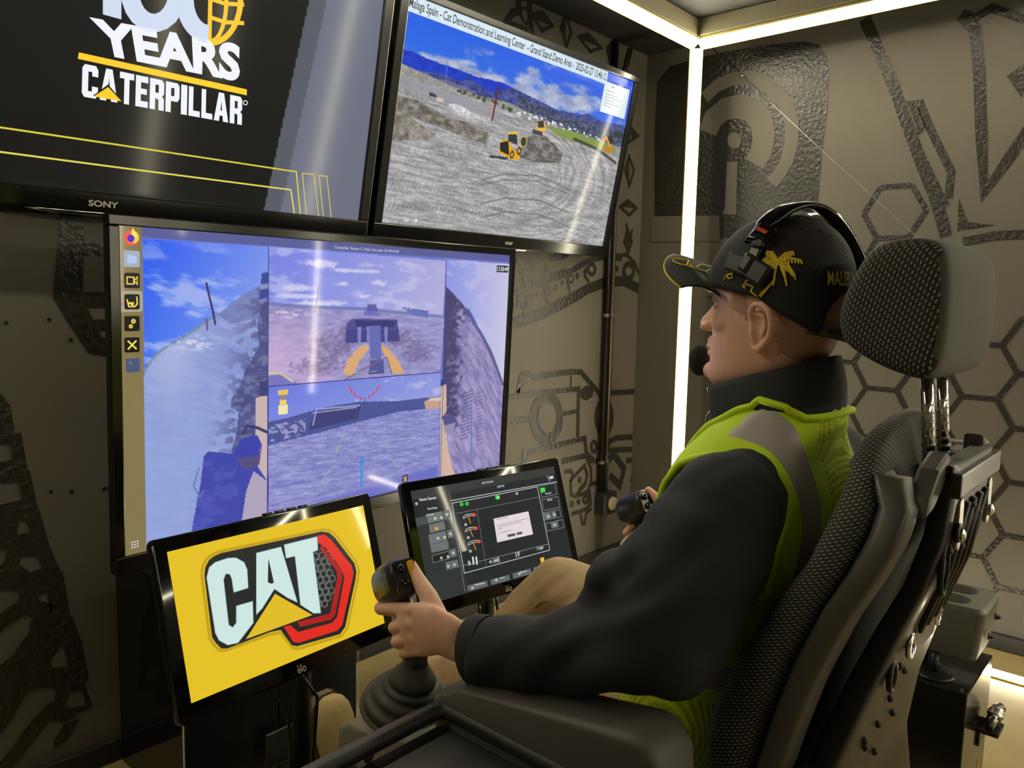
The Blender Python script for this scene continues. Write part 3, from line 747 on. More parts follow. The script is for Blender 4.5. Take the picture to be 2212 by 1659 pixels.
for py, kind in ((606, 'cam'), (652, 'seat'), (699, 'gear'), (745, 'tools')):
    a, b, _, _ = icon(285, py, .0225, (18, 16, 16))
    Y_ = (246, 220, 96)
    def P(l, w=.0035, c=False): S1.stroke('icon_line', [(a + q[0] * k, b + q[1]) for q in l], w, Y_, scr, c, False, .0012)
    if kind == 'cam':
        P([(-.015, -.010), (.005, -.010), (.005, .010), (-.015, .010)], c=True); P([(.005, 0), (.015, -.011), (.015, .011)], c=True)
    elif kind == 'seat':
        P([(-.015, -.008), (-.012, .006), (-.010, .014), (.008, .014), (.015, .006), (.014, -.016)], .004); P([(-.010, .004), (-.002, .004), (.0, .010)], .006); P([(.004, .0), (.002, .012)], .003)
    elif kind == 'gear':
        for gx, gy, gr_ in ((.004, -.007, .008), (-.004, .008, .007)):
            S1.shape('icon_gear', [(a + (gx + (gr_ if i % 2 else gr_ * .75) * math.cos(i * .3927)) * k, b + gy + (gr_ if i % 2 else gr_ * .75) * math.sin(i * .3927)) for i in range(16)], Y_, scr, False, .0012)
            S1.shape('icon_gear_hole', [(a + (gx + gr_ * .3 * math.cos(t)) * k, b + gy + gr_ * .3 * math.sin(t)) for t in np.linspace(0, 5.5, 8)], (18, 16, 16), scr, False, .0015)
    else:
        P([(-.013, -.013), (.013, .013)], .005); P([(.013, -.013), (-.013, .013)], .005)
a, b, _, _ = icon(287, 789, .021, (74, 86, 122)); S1.text('icon_prompt', '>_', a - .011 * k, b - .012, a - .001 * k, b - .003, (220, 220, 230), scr)
for py in (607, 656):
    a, b = stc(264, py); S1.shape('icon_dot', [(a + .003 * k * math.cos(t), b + .003 * math.sin(t)) for t in np.linspace(0, 5.7, 10)], (230, 90, 60), scr, False)
a, b = stc(291, 1176)
for i in (-1, 0, 1):
    for j in (-1, 0, 1): S1.shape('icon_dot', [(a + (i * .0085 + .0026 * math.cos(t)) * k, b + j * .0085 + .0026 * math.sin(t)) for t in np.linspace(0, 5.6, 9)], (226, 226, 235), scr, False)
a0, b0 = stc(722, 531); a1, b1 = stc(861, 549)
S1.text('window_title', 'Caterpillar Station C Video Decoder 6519018-00', a0, b0 - .001, a1, b0 + .013, (206, 208, 228), scr)
a0, b0 = stc(1073, 573); a1, b1 = stc(1097, 588)
S1.shape('clock_box', [(a0, b0), (a1, b0), (a1, b1 + .002), (a0, b1 + .002)], (14, 14, 28), scr, False)
S1.text('clock_digits', '13:50:49', a0 + .002, b0 + .005, a1 - .002, b1 - .003, (238, 238, 240), scr, .01, .0016)
# machine overlay graphics
S1.stroke('guide_line', [(781, 995), (780, 1055)], .011, (30, 140, 220), scr); S1.shape('guide_line', [(777, 1000), (782, 984), (787, 1000)], (30, 140, 220), scr)
for l in ([(752, 938), (742, 941), (724, 978)], [(740, 962), (733, 965), (716, 1000)], [(716, 1015), (708, 1018), (692, 1048)], [(812, 930), (820, 934)], [(822, 946), (830, 950), (842, 976)], [(838, 990), (846, 992), (858, 1012)]):
    S1.stroke('guide_line', l, .003, (168, 168, 150), scr)
for l in ([(753, 834), (760, 848)], [(764, 848), (770, 858)], [(776, 856), (781, 864)], [(820, 832), (812, 846)], [(808, 846), (802, 856)], [(798, 854), (794, 862)]):
    S1.stroke('dial_mark', [l[0], l[1]], .007, (206, 70, 104), scr)
for l in ([(768, 778), (780, 777)], [(800, 776), (812, 775)], [(765, 806), (779, 804)], [(799, 803), (814, 801)], [(768, 834), (779, 833)], [(796, 832), (806, 831)]):
    S1.stroke('level_mark', l, .003, (80, 190, 110), scr)
S1.stroke('dial_needle', [(787, 860), (787, 884)], .004, (70, 70, 90), scr)
for l, c in (([(600, 843), (622, 841), (622, 852), (600, 854)], (226, 190, 96)), ([(605, 854), (617, 853), (617, 864), (605, 865)], (150, 130, 130)), ([(604, 864), (618, 863), (619, 874), (604, 875)], (238, 206, 110)), ([(601, 876), (622, 874), (621, 894), (601, 896)], (240, 226, 170))):
    S1.shape('machine_icon', l, c, scr)
a, b = stc(875, 1034); S1.shape('tool_icon', rrect(a - .016 * k, b - .017, a + .016 * k, b + .017, .001), (52, 44, 40), scr, False); S1.stroke('tool_icon_line', [(a - .009 * k, b - .01), (a + .008 * k, b + .01)], .003, (230, 200, 130), scr, False, False, .001); S1.stroke('tool_icon_line', [(a + .004 * k, b - .008), (a - .004 * k, b + .012)], .005, (230, 200, 130), scr, False, False, .001)
# stand foot on the cabinet
MB().box((-0.50, -0.02, -0.476), (-0.22, 0.14, -0.466), 0.003).box((-0.40, 0.02, -0.47), (-0.32, 0.05, -0.40), 0.004).done('stand', BLKGL, tv)

# ------------------------------------------------------------ upper right television (site camera)
M2 = rot3(-0.4, 11.1, 0.0); CR = np.array([2.363, 2.062, 1.913])
offc = M2 @ np.array([0.004, 0, 0.012])
tv2 = empty('television', CR + offc, M2); tag(tv2, 'upper television showing machines on a gravel yard under blue sky', 'television', None)
S2 = Screen(CR + offc, M2, 1.29, 0.722, 480, 270)
tv_body(tv2, S2, 1.362, 0.797, -0.012, 0.05, 0.010, thick=0.06)
x, y = S2.x, S2.y
S2.put(np.stack([36 + 50 * y + 20 * x, 92 + 70 * y + 0 * x, 226 - 6 * y], -1) / 255, 1.0)
n1 = fbm(x * 9 - y * 3, y * 12 + x * 2, 5, 101)
band = np.clip(1 - np.abs((y - .12 - .0 * x) - .20 + .35 * (x - .45)) / .30, 0, 1) * np.clip(1.25 - 1.7 * np.abs(x - .32), 0, 1)
cm = sst(.38, .58, n1 * .75 + band * .52 - .14)
shade = fbm(x * 22, y * 26, 4, 103)
S2.put(np.stack([150 + 110 * (shade - .35), 160 + 100 * (shade - .35), 196 + 60 * (shade - .35)], -1) / 255, cm)
wisps = sst(.55, .8, fbm(x * 6, y * 24, 4, 105)) * (x > .45) * .3; S2.put((140, 170, 235), wisps)
def hill(l, col, al=1.0, tex=0.0, seed=0, tsc=50):
    m = S2.inside(S2.sts(l)) * al
    if tex: 
        t_ = (fbm(x * tsc, y * tsc, 4, seed) - .5)[..., None] * tex
        S2.put(np.clip(np.array(col) + t_ * 255, 0, 255) / 255, m)
    else: S2.put(col, m)
hill([(868, 106), (890, 110), (920, 125), (960, 140), (985, 148), (1030, 166), (1060, 172), (1090, 180), (1120, 196), (1160, 215), (1200, 240), (1215, 260), (1215, 330), (862, 210)], (34, 62, 190), 1, .12, 111)
hill([(866, 136), (900, 150), (950, 160), (1000, 176), (1012, 168), (1030, 180), (1060, 200), (1100, 190), (1112, 192), (1140, 206), (1180, 225), (1200, 236), (1220, 240), (1250, 248), (1270, 246), (1300, 262), (1350, 272), (1350, 340), (862, 220)], (72, 80, 138), .95, .30, 113, 60)
hill([(900, 166), (960, 172), (1000, 185), (1030, 200), (1000, 215), (900, 190)], (140, 120, 150), .6, .3, 114, 70)
hill([(1120, 205), (1200, 245), (1350, 285), (1350, 350), (1120, 250)], (76, 82, 98), .8, .55, 115, 120)
hill([(864, 136), (920, 160), (980, 188), (1040, 208), (1100, 222), (1180, 262), (1240, 285), (1345, 320), (1345, 600), (780, 600), (862, 160)], (150, 148, 144), 1, .22, 117, 90)
g = S2.inside(S2.sts([(862, 170), (960, 190), (1040, 215), (1100, 238), (1180, 275), (1240, 292), (1340, 345), (1300, 560), (780, 560)]))
tk = fbm((x * .9 + y * 1.5) * 16, (y * 1.2 - x * .10) * 90, 4, 119); fine = fbm(x * 130, y * 130, 3, 120)
S2.put(np.stack([164 + 100 * (tk - .5) + 60 * (fine - .5), 163 + 100 * (tk - .5) + 60 * (fine - .5), 164 + 95 * (tk - .5) + 60 * (fine - .5)], -1) / 255, g)
a_, b_ = S2.st(1130, 372); rr_ = np.hypot((x - a_) / .62, (y - b_) / .52); an_ = np.arctan2((y - b_) / .52, (x - a_) / .62)
arcs = (fbm(rr_ * 60, an_ * 3, 3, 131) - .5) * 2
S2.put((222, 221, 222), g * np.clip(arcs, 0, 1) * (rr_ > .22) * (x > .45) * .55); S2.put((96, 93, 92), g * np.clip(-arcs, 0, 1) * (rr_ > .22) * (x > .45) * .5)
trd = (np.sin((x * 1.1 + y * .25) * 420) > .2) * np.clip(1 - np.abs(y - .80 + .16 * (x - .2)) / .018, 0, 1) + (np.sin((x * 1.1 + y * .25) * 380) > .2) * np.clip(1 - np.abs(y - .90 + .10 * (x - .2)) / .03, 0, 1)
S2.put((116, 110, 106), g * trd * .45)
S2.poly([(862, 162), (960, 196), (1040, 224), (1100, 250), (1080, 262), (1010, 240), (930, 212), (860, 186)], (150, 150, 158), .8)
for k_ in range(9):
    o_ = k_ * 9; S2.line([(1110 + o_, 262), (1190 + o_, 290 + o_ * .3), (1230 + o_ * .8, 330 + o_ * .6), (1200 + o_ * .8, 390 + o_)], .006, (112, 108, 104) if k_ % 2 else (184, 182, 178), .55)
for yy in (388, 400, 440, 470): S2.line([(1040, yy), (1090, yy - 12), (1160, yy - 8), (1230, yy + 20)], .008, (100, 98, 96), .6)
# earth banks
for l, c in (([(858, 205), (900, 215), (960, 250), (1030, 270), (1060, 290), (1050, 312), (1000, 296), (930, 268), (858, 240)], (120, 116, 108)),
             ([(850, 228), (900, 262), (940, 290), (925, 305), (845, 303)], (134, 128, 118)),
             ([(1130, 300), (1150, 292), (1180, 296), (1215, 330), (1210, 352), (1160, 352), (1120, 340)], (112, 108, 104))):
    hill(l, c, .95, .5, 121, 60)
hill([(966, 224), (990, 226), (1030, 246), (1050, 262), (1030, 258), (990, 246)], (206, 204, 208), .95, .6, 123, 130)
S2.poly([(926, 198), (938, 202), (946, 210), (928, 208)], (58, 60, 74)); S2.poly([(944, 210), (958, 214), (958, 222), (942, 219)], (206, 190, 180))
S2.put((70, 84, 60), S2.inside(S2.sts([(980, 188), (1060, 212), (1110, 236), (1110, 246), (1060, 224), (980, 198)])) * sst(.45, .55, fbm(x * 90, y * 60, 3, 125)))
S2.poly([(1180, 272), (1240, 284), (1300, 306), (1330, 318), (1328, 330), (1260, 312), (1210, 296)], (128, 150, 70), .9)
S2.put((222, 226, 232), S2.inside(S2.sts([(1100, 232), (1200, 262), (1290, 296), (1300, 304), (1200, 275), (1100, 246)])) * sst(.56, .62, fbm(x * 110, y * 90, 2, 127)))
S2.line([(1240, 300), (1290, 322), (1330, 352)], .018, (66, 70, 60), .9)
S2.poly([(1326, 282), (1346, 286), (1344, 300), (1324, 296)], (60, 62, 66)); S2.put((48, 56, 44), (1 - sst(.6, 1, np.hypot((x - S2.st(1318, 302)[0]) / .02, (y - S2.st(1318, 302)[1]) / .03))))
S2.line([(1298, 318), (1310, 296), (1318, 318)], .014, (236, 158, 40)); S2.poly([(1306, 318), (1324, 318), (1322, 330), (1306, 330)], (190, 130, 40))
S2.line([(1077, 186), (1063, 260)], .011, (104, 40, 44)); S2.line([(1062, 226), (1052, 258)], .006, (190, 120, 110))
S2.line([(966, 130), (963, 178)], .004, (96, 130, 200)); S2.line([(960, 140), (970, 142)], .003, (96, 130, 200))
# wheel loader, dozer
S2.poly([(1056, 335), (1100, 340), (1090, 346), (1058, 340)], (64, 62, 60))
S2.poly([(1080, 306), (1098, 300), (1106, 320), (1122, 330), (1122, 344), (1108, 346), (1078, 330)], (232, 168, 30))
S2.poly([(1080, 308), (1098, 304), (1100, 336), (1080, 326)], (40, 42, 38)); S2.poly([(1098, 288), (1116, 286), (1118, 312), (1098, 306)], (52, 60, 66)); S2.poly([(1096, 286), (1118, 284), (1118, 290), (1096, 290)], (236, 190, 60))
for cx_, cy_ in ((1106, 334), (1121, 326)):
    a, b = S2.st(cx_, cy_); S2.put((70, 64, 54), 1 - sst(.85, 1, np.hypot((x - a) / .010, (y - b) / .024))); S2.put((230, 180, 60), 1 - sst(.85, 1, np.hypot((x - a) / .0045, (y - b) / .011)))
a, b = S2.st(1131, 306); rr_ = np.hypot((x - a) / .016, (y - b) / .030); S2.put((200, 180, 80), (rr_ < 1) * (rr_ > .8)); S2.put((66, 62, 56), (rr_ < .8) * 1.0)
S2.poly([(1160, 270), (1176, 262), (1180, 284), (1160, 284)], (238, 186, 60)); S2.poly([(1162, 262), (1174, 260), (1176, 276), (1162, 276)], (66, 66, 60)); S2.poly([(1150, 278), (1172, 284), (1172, 294), (1150, 288)], (70, 70, 76))
# player furniture
S2.put((10, 9, 8), (y > S2.st(1000, 499)[1] + (x - S2.st(1000, 499)[0]) * .0).astype(float))
scr2 = S2.build(tv2, 'screen', 0.1, spec=.05)
bar_b = S2.st(1240, 150)[1]
tb1 = S2.st(1313, 160)[0]
S2.shape('title_bar', [(0, 0), (tb1, 0), (tb1, .068), (0, .068)], (208, 226, 240), scr2, False)
S2.shape('title_bar', [(tb1, 0), (.965, 0), (.965, .04), (tb1, .04)], (20, 90, 230), scr2, False)
S2.text('title_text', 'Malaga Spain - Cat Demonstration and Learning Center  - Grand Stand Demo Area -  2025-02-27 13:46:12', .004, .010, tb1 - .006, .062, (34, 42, 56), scr2, .012)
nb = [(tb1 - .008, .052), (.985, .052), (.985, .222), (tb1 - .008, .222)]
S2.shape('notice_box', nb, (214, 226, 230), scr2, False, .0012)
for i, (w_, yy) in enumerate(((.05, .098), (.075, .118), (.09, .134), (.05, .15), (.085, .166), (.045, .182))):
    S2.stroke('notice_line', [(tb1 + .006, yy), (tb1 + .006 + w_, yy)], .004, (140, 152, 160), scr2, False, False, .0016)
S2.stroke('notice_line', [(tb1 + .03, .07), (tb1 + .05, .07)], .005, (120, 130, 140), scr2, False, False, .0016)
zb = .972
S2.stroke('slider_line', [(.12, zb), (.90, zb)], .004, (170, 168, 165), scr2, False, False)
S2.shape('slider_knob', [(.12 + .0042 * math.cos(t), zb + .009 * math.sin(t)) for t in np.linspace(0, 5.9, 14)], (235, 235, 235), scr2, False, .001)
S2.text('slider_label', 'Zoom', .075, zb - .010, .095, zb + .012, (220, 220, 220), scr2, .02)
S2.text('slider_value', '1X', .912, zb - .012, .93, zb + .012, (220, 220, 215), scr2, .02)
def tv_logo(e, cx_, cz_, w_, h_, yo):
    text_on('maker_logo', 'SONY', lambda a, b: (cx_ + (a - .5) * w_, yo, cz_ + (b - .5) * h_), WHITE, e, 0.03)
def chrome_strip(e, cx_, cz_, w_, yo):
    MB().lathe([(.001, -w_ / 2), (.006, -w_ / 2 + .03), (.009, 0), (.006, w_ / 2 - .03), (.001, w_ / 2)], (cx_, yo, cz_), (1, 0, 0), 8).done('chrome_strip', CHROME, e, True)
tv_logo(tv2, 0.0, -0.388, .045, .012, -.0108); chrome_strip(tv2, -.01, -.412, .30, .0)
MB().box((-.3, .06, -.15), (.3, .075, .15), .003).box((-.25, .07, -.2), (-.2, .11, .2), .003).box((.2, .07, -.2), (.25, .11, .2), .003).done('wall_mount', BLKSAT, tv2)

# ------------------------------------------------------------ upper left television (anniversary slide)
CL_ = CR + M2 @ np.array([-1.384, 0, 0.0]) + M2 @ np.array([0.004, 0, 0.012])
tv3 = empty('television', CL_, M2); tag(tv3, 'upper television showing a dark anniversary slide with white and yellow lettering', 'television', None)
S3 = Screen(CL_, M2, 1.29, 0.722, 320, 180)
tv_body(tv3, S3, 1.362, 0.797, -0.012, 0.05, 0.010, thick=0.06)
x, y = S3.x, S3.y
S3.put((26, 26, 24), 1.0)
S3.poly([(710, -60), (838, -60), (838, 60), (800, 520), (560, 520)], (108, 112, 128)); S3.poly([(690, -100), (728, -100), (596, 500), (560, 500)], (88, 92, 102))
scr3 = S3.build(tv3, 'screen', 0.1)
S3.stroke('slide_line', [(-200, 242), (0, 275), (250, 312), (640, 371), (650, 480)], .006, (216, 204, 60), scr3)
S3.stroke('slide_line', [(-200, 300), (0, 328), (250, 361), (628, 410), (638, 478)], .006, (226, 214, 90), scr3)
for l in ([(663, 481), (653, 374), (678, 377), (690, 485)], [(700, 486), (689, 379), (706, 381), (717, 487)]): S3.stroke('slide_line', l, .004, (216, 200, 90), scr3)
def quadtext(S_, name, string, tl, tr, br, bl, col, parent, bold=0):
    q = [np.array(S_.st(*p)) for p in (tl, tr, br, bl)]
    def fn(a, b):
        top = q[0] * (1 - a) + q[1] * a; bot = q[3] * (1 - a) + q[2] * a
        c = bot * (1 - b) + top * b
        return S_.loc(c[0], c[1], .001)
    return text_on(name, string, fn, glow(str(col), srgb(*col)), parent, bold)
LW = (240, 243, 250)
quadtext(S3, 'slide_text', 'YEARS', (192, 36), (520, 96), (517, 178), (212, 117), LW, scr3, .045)
S3.shape('slide_bar', [(170, 113), (533, 193), (533, 206), (168, 127)], (255, 206, 40), scr3)
# CATERPILLAR wordmark in heavy condensed capitals, drawn stroke by stroke
def capword(S_, word, tl, tr, br, bl, col, parent, name='slide_letter'):
    q = [np.array(S_.st(*p)) for p in (tl, tr, br, bl)]
    def mp(a, b):
        top = q[0] * (1 - a) + q[1] * a; bot = q[3] * (1 - a) + q[2] * a
        return top * (1 - b) + bot * b
    G = {'C': [[(1, .33), (1, .12), (.85, 0), (.15, 0), (0, .12), (0, .88), (.15, 1), (.85, 1), (1, .88), (1, .64), (.62, .64), (.62, .8), (.38, .8), (.38, .2), (.62, .2), (.62, .33)]],
         'A': [[(.32, 0), (.68, 0), (1, 1), (.64, 1), (.60, .8), (.40, .8), (.36, 1), (0, 1)]],
         'T': [[(0, 0), (1, 0), (1, .2), (.68, .2), (.68, 1), (.32, 1), (.32, .2), (0, .2)]],
         'E': [[(0, 0), (1, 0), (1, .2), (.42, .2), (.42, .4), (.9, .4), (.9, .58), (.42, .58), (.42, .8), (1, .8), (1, 1), (0, 1)]],
         'R': [[(0, 0), (.85, 0), (1, .1), (1, .45), (.86, .54), (1, .62), (1, 1), (.62, 1), (.62, .66), (.38, .62), (.38, 1), (0, 1)]],
         'P': [[(0, 0), (.85, 0), (1, .1), (1, .5), (.85, .62), (.38, .62), (.38, 1), (0, 1)]],
         'I': [[(.0, 0), (1, 0), (1, 1), (0, 1)]],
         'L': [[(0, 0), (.4, 0), (.4, .8), (1, .8), (1, 1), (0, 1)]]}
    holes = {'A': [(.5, .28), (.56, .62), (.44, .62)], 'R': [(.38, .18), (.62, .18), (.62, .44), (.38, .44)], 'P': [(.38, .18), (.62, .18), (.62, .45), (.38, .45)]}
    Wd = {'I': .45, 'A': 1.15, 'T': .95, 'L': .85, 'E': .85}
    tot = sum(Wd.get(c, 1) for c in word) + .12 * (len(word) - 1); pos = 0
    for c in word:
        w_ = Wd.get(c, 1)
        for l in G[c]:
            S_.shape(name, [tuple(mp((pos + w_ * p[0]) / tot, p[1])) for p in l], col, parent, False, .001)
        if c in holes: S_.shape(name + '_gap', [tuple(mp((pos + w_ * p[0]) / tot, p[1])) for p in holes[c]], (24, 24, 23), parent, False, .0014)
        pos += w_ + .12
    return mp
capword(S3, 'CATERPILLAR', (178, 137), (523, 210), (522, 270), (176, 208), LW, scr3)
S3.shape('slide_triangle', [(233, 182), (264, 219), (200, 207)], (24, 24, 23), scr3, True, .0016); S3.shape('slide_triangle', [(233, 188), (262, 219), (202, 208)], (255, 206, 40), scr3, True, .002)
S3.stroke('registered_mark', circ(530, 222, 4.5, 10), .003, LW, scr3, True)
# the big 1 0 0 above, cut off by the frame
def ring3(pc, r_out, r_in, a0, a1, col, name, n=22):
    pts = [(pc[0] + r_out[0] * math.cos(math.radians(a0 + (a1 - a0) * i / n)), pc[1] + r_out[1] * math.sin(math.radians(a0 + (a1 - a0) * i / n))) for i in range(n + 1)]
    pti = [(pc[0] + r_in[0] * math.cos(math.radians(a0 + (a1 - a0) * i / n)), pc[1] + r_in[1] * math.sin(math.radians(a0 + (a1 - a0) * i / n))) for i in range(n, -1, -1)]
    V = [S3.loc(*S3.st(*p), .001) for p in pts + pti]
    m_ = len(pts)
    obj(name, mesh_of(name, V, [(i, i + 1, 2 * m_ - 2 - i, 2 * m_ - 1 - i) for i in range(m_ - 1)]), glow(str(col), srgb(*col)), scr3)
LB = (206, 218, 240)
S3.shape('slide_digit', [(222, -120), (262, -112), (262, 42), (222, 31)], LB, scr3)
ring3((332, -22), (72, 92), (32, 52), 0, 360, LB, 'slide_digit'); ring3((452, -2), (72, 95), (34, 56), 92, 270, LB, 'slide_digit')
ring3((455, 0), (70, 99), (58, 86), -88, 88, (255, 200, 40), 'slide_globe'); ring3((455, 0), (38, 94), (29, 84), -88, 88, (255, 200, 40), 'slide_globe')
S3.stroke('slide_globe', [(456, -95), (452, 98)], .016, (255, 200, 40), scr3)
for dy in (-40, 12, 52): S3.stroke('slide_globe', [(456, dy - 14), (486, dy - 4), (527, dy - 2)], .014, (255, 200, 40), scr3)
tv_logo(tv3, -.155, -.388, .072, .016, -.0108); chrome_strip(tv3, -.17, -.413, .32, .0)
MB().box((-.3, .06, -.15), (.3, .075, .15), .003).box((-.25, .07, -.2), (-.2, .11, .2), .003).box((.2, .07, -.2), (.25, .11, .2), .003).done('wall_mount', BLKSAT, tv3)
MB().box((.30, -.0, -.435), (.42, .02, -.4085), .003).done('sensor_box', BLKGL, tv3)

# ================================================================== TOUCH MONITORS
def touch_monitor(c, M, label, nx, ny):
    e = empty('touch_monitor', c, M); tag(e, label, 'monitor')
    S_ = Screen(c, M, 0.476, 0.268, nx, ny)
    return e, S_
def monitor_body(e, hi=0.328, wo=0.528, dz=-0.004):
    q = MB(); q.prism(rrect(-wo / 2, -hi / 2 + dz, wo / 2, hi / 2 + dz, .012, 4), (1, 0, 0), (0, 0, 1), (0, 1, 0), (0, 0.0012, 0), .020, .003)
    smooth_by_angle(q.done('glass_front', mat('monitor_glass', srgb(9, 9, 9), rough=0.07, var=0.03), e), 30)
    q = MB(); q.box((-wo / 2 + .02, .020, -hi / 2 + .02), (wo / 2 - .02, .045, hi / 2 - .02), .008); q.done('back_housing', BLK, e)
    q = MB()
    for k_ in range(4): q.box((-.02 + .03 * k_, .004, hi / 2 + dz - .002), (-.002 + .03 * k_, .016, hi / 2 + dz + .004), .0015)
    q.done('top_button', BLKSAT, e)
    text_on('maker_logo', 'elo', lambda a, b: (-.022 * .5 + a * .022, -.0006, -hi / 2 + dz + .006 + b * (.016 if a > .33 else .0158)), mat('logo_grey', srgb(176, 168, 146), rough=.5, var=.05), e, .02)
_mb = monitor_body
def monitor_body(e, hi=0.328, wo=0.528, dz=-0.004):
    _mb(e, hi, wo, dz)
    MB().box((-.011, -.0006, -hi / 2 + dz + .0195), (-.004, .0, -hi / 2 + dz + .0212)).done('logo_bar', MATS['logo_grey'], e)
M4 = rot3(6.3, -16.6, -1.62); C4 = (0.851, 1.343, 0.728)
mon1, S4 = touch_monitor(C4, M4, 'touch monitor filled by a yellow slide with a black and red emblem', 120, 68)
monitor_body(mon1)
x, y = S4.x, S4.y
S4.put((229, 193, 40), 1.0)
scr4 = S4.build(mon1, 'screen', 0.05)
E4 = lambda l: zc(300, 960, .443, l)
def sh4(l, col, off, name='emblem_shape'): return S4.shape(name, E4(l), col, scr4, True, off)
badge = [(365, 545), (400, 530), (890, 425), (925, 430), (955, 455), (1050, 580), (1060, 620), (1055, 660), (1005, 890), (980, 925), (770, 985), (745, 980), (690, 905), (640, 915), (430, 995), (400, 995), (375, 970), (355, 940), (318, 640), (322, 600), (340, 565)]
cx_, cy_ = 690, 710
def grow(l, g): return [(a + (a - cx_) / math.hypot(a - cx_, b - cy_) * g, b + (b - cy_) / math.hypot(a - cx_, b - cy_) * g) for a, b in l]
S4.stroke('emblem_shadow', E4(grow(badge, 12)), .022, (196, 160, 30), scr4, True, True, .0005)
sh4(badge, (38, 40, 40), .0009)
sh4([(868, 445), (905, 440), (935, 465), (1035, 590), (1045, 625), (1040, 655), (990, 880), (965, 908), (775, 968), (750, 962), (705, 890), (735, 880), (775, 915), (940, 870), (965, 840), (1000, 650), (985, 610), (910, 505), (870, 478)], (226, 44, 34), .0013)
sh4([(890, 490), (985, 615), (990, 650), (955, 830), (935, 855), (785, 890), (770, 865), (930, 825), (965, 650), (960, 615), (880, 510)], (170, 34, 34), .0015)
# honeycomb inlay
for i in range(9):
    for j in range(5):
        hx = 860 + j * 30 + (15 if i % 2 else 0) - i * 2.0; hy = 545 + i * 30 - j * 4
        if hx > 955 - abs(i - 4) * 6 or (i < 2 and j > 2): continue
        S4.stroke('emblem_honeycomb', E4([(hx + 15 * math.cos(math.radians(60 * t + 30)), hy + 17 * math.sin(math.radians(60 * t + 30))) for t in range(6)]), .009, (104, 110, 106), scr4, True, True, .0013)
W_ = (206, 230, 226); WD = (150, 176, 178)
Cc = [(530, 700), (525, 610), (510, 575), (470, 553), (430, 555), (370, 575), (340, 600), (328, 650), (370, 920), (388, 955), (430, 978), (480, 968), (555, 870), (552, 765), (472, 788), (472, 870), (455, 893), (435, 880), (410, 660), (420, 632), (440, 632), (450, 655), (460, 722)]
sh4(Cc, W_, .0018, 'emblem_letter')
Ca = [(570, 530), (690, 500), (770, 770), (725, 750), (658, 705), (598, 800), (570, 830)]
sh4(Ca, W_, .0018, 'emblem_letter'); sh4([(628, 555), (655, 675), (640, 680), (625, 672)], (38, 40, 40), .0024, 'emblem_letter_gap')
Ct = [(705, 490), (866, 450), (870, 515), (846, 525), (884, 822), (850, 824), (785, 782), (758, 545), (715, 555)]
sh4(Ct, W_, .0018, 'emblem_letter')
for l in (Cc, Ca, Ct): S4.stroke('emblem_letter_edge', E4(l), .004, WD, scr4, True, True, .002)
sh4([(658, 715), (850, 832), (505, 960)], (34, 36, 36), .0022); sh4([(660, 728), (842, 832), (518, 950)], (226, 188, 42), .0026)
# pole, tilt hinge, cable bundle and foot of the stand
def monitor_stand(e, c, M, foot, lean=0.0):
    inv = M.T
    def L(p): return inv @ (np.array(p) - np.array(c))
    hb = np.array(c) + M @ np.array([0, .05, -.02])
    q = MB(); q.tube([L(hb + [0, .02, 0]), L([foot[0], foot[1], hb[2] - .10]), L([foot[0], foot[1], foot[2]])], .021, 14); q.done('pole', BLKSAT, e, True)
    q = MB(); q.box((-.05, .043, -.06), (.05, .066, .04), .004); q.done('tilt_hinge', BLKSAT, e)
    q = MB(); p0 = L([foot[0], foot[1], foot[2]])
    q.lathe([(.11, 0), (.11, .008), (.03, .016), (.026, .03)], p0, inv @ np.array([0, 0, 1.0]), 24); q.done('foot_plate', BLKSAT, e, True)
    q = MB()
    q.tube([L(hb + [.03, .0, -.13]), L([foot[0] + .035, foot[1] - .01, hb[2] - .26]), L([foot[0] + .03, foot[1], hb[2] - .40]), L([foot[0] + .04, foot[1] - .01, .14])], .004, 6)
    q.tube([L(hb + [-.03, .0, -.13]), L([foot[0] - .04, foot[1] - .01, hb[2] - .27]), L([foot[0] - .028, foot[1], hb[2] - .40]), L([foot[0] - .035, foot[1] - .01, .14])], .0035, 6)
    q.done('cable', BLKGL, e, True)
monitor_stand(mon1, C4, M4, (.93, 1.42, 0.0622))

M5 = rot3(-7.8, -19.0, 0.15); C5 = np.array((1.454, 1.323, 0.73)) + M5 @ np.array([0, 0, .004])
mon2, S5 = touch_monitor(C5, M5, 'touch monitor with a dark gauge page and a white message box', 120, 68)
monitor_body(mon2, .322, .522)
x, y = S5.x, S5.y
S5.put((40, 44, 44), 1.0); S5.put((58, 60, 58), (y < .085).astype(float)); S5.put((56, 60, 62), ((x < .235) & (y > .30)).astype(float) * .6)
S5.put((76, 80, 82), ((x < .235) & (y > .24) & (y < .32)).astype(float))
scr5 = S5.build(mon2, 'screen', 0.04)
E7 = lambda l: zc(760, 960, .2441, l)
GW = (196, 208, 208); 
def ln5(l, w=.006, col=GW, closed=False, off=.0008): S5.stroke('page_line', E7(l), w, col, scr5, closed, True, off)
def bx5(l, col, off=.0006, name='page_button'): return S5.shape(name, E7(l), col, scr5, True, off)
ln5([(865, 500), (1815, 330)], .006); ln5([(1725, 275), (1750, 325)], .006)
ln5([(885, 520), (1640, 375), (1750, 935), (995, 1140)], .006, GW, True); ln5([(920, 612), (1660, 465)], .004, (120, 128, 126)); ln5([(1105, 580), (1190, 1085)], .004, (120, 128, 126)); ln5([(970, 1075), (1745, 880)], .004, (150, 156, 154)); ln5([(860, 430), (870, 500), (1000, 1300)], .004, (140, 146, 146))
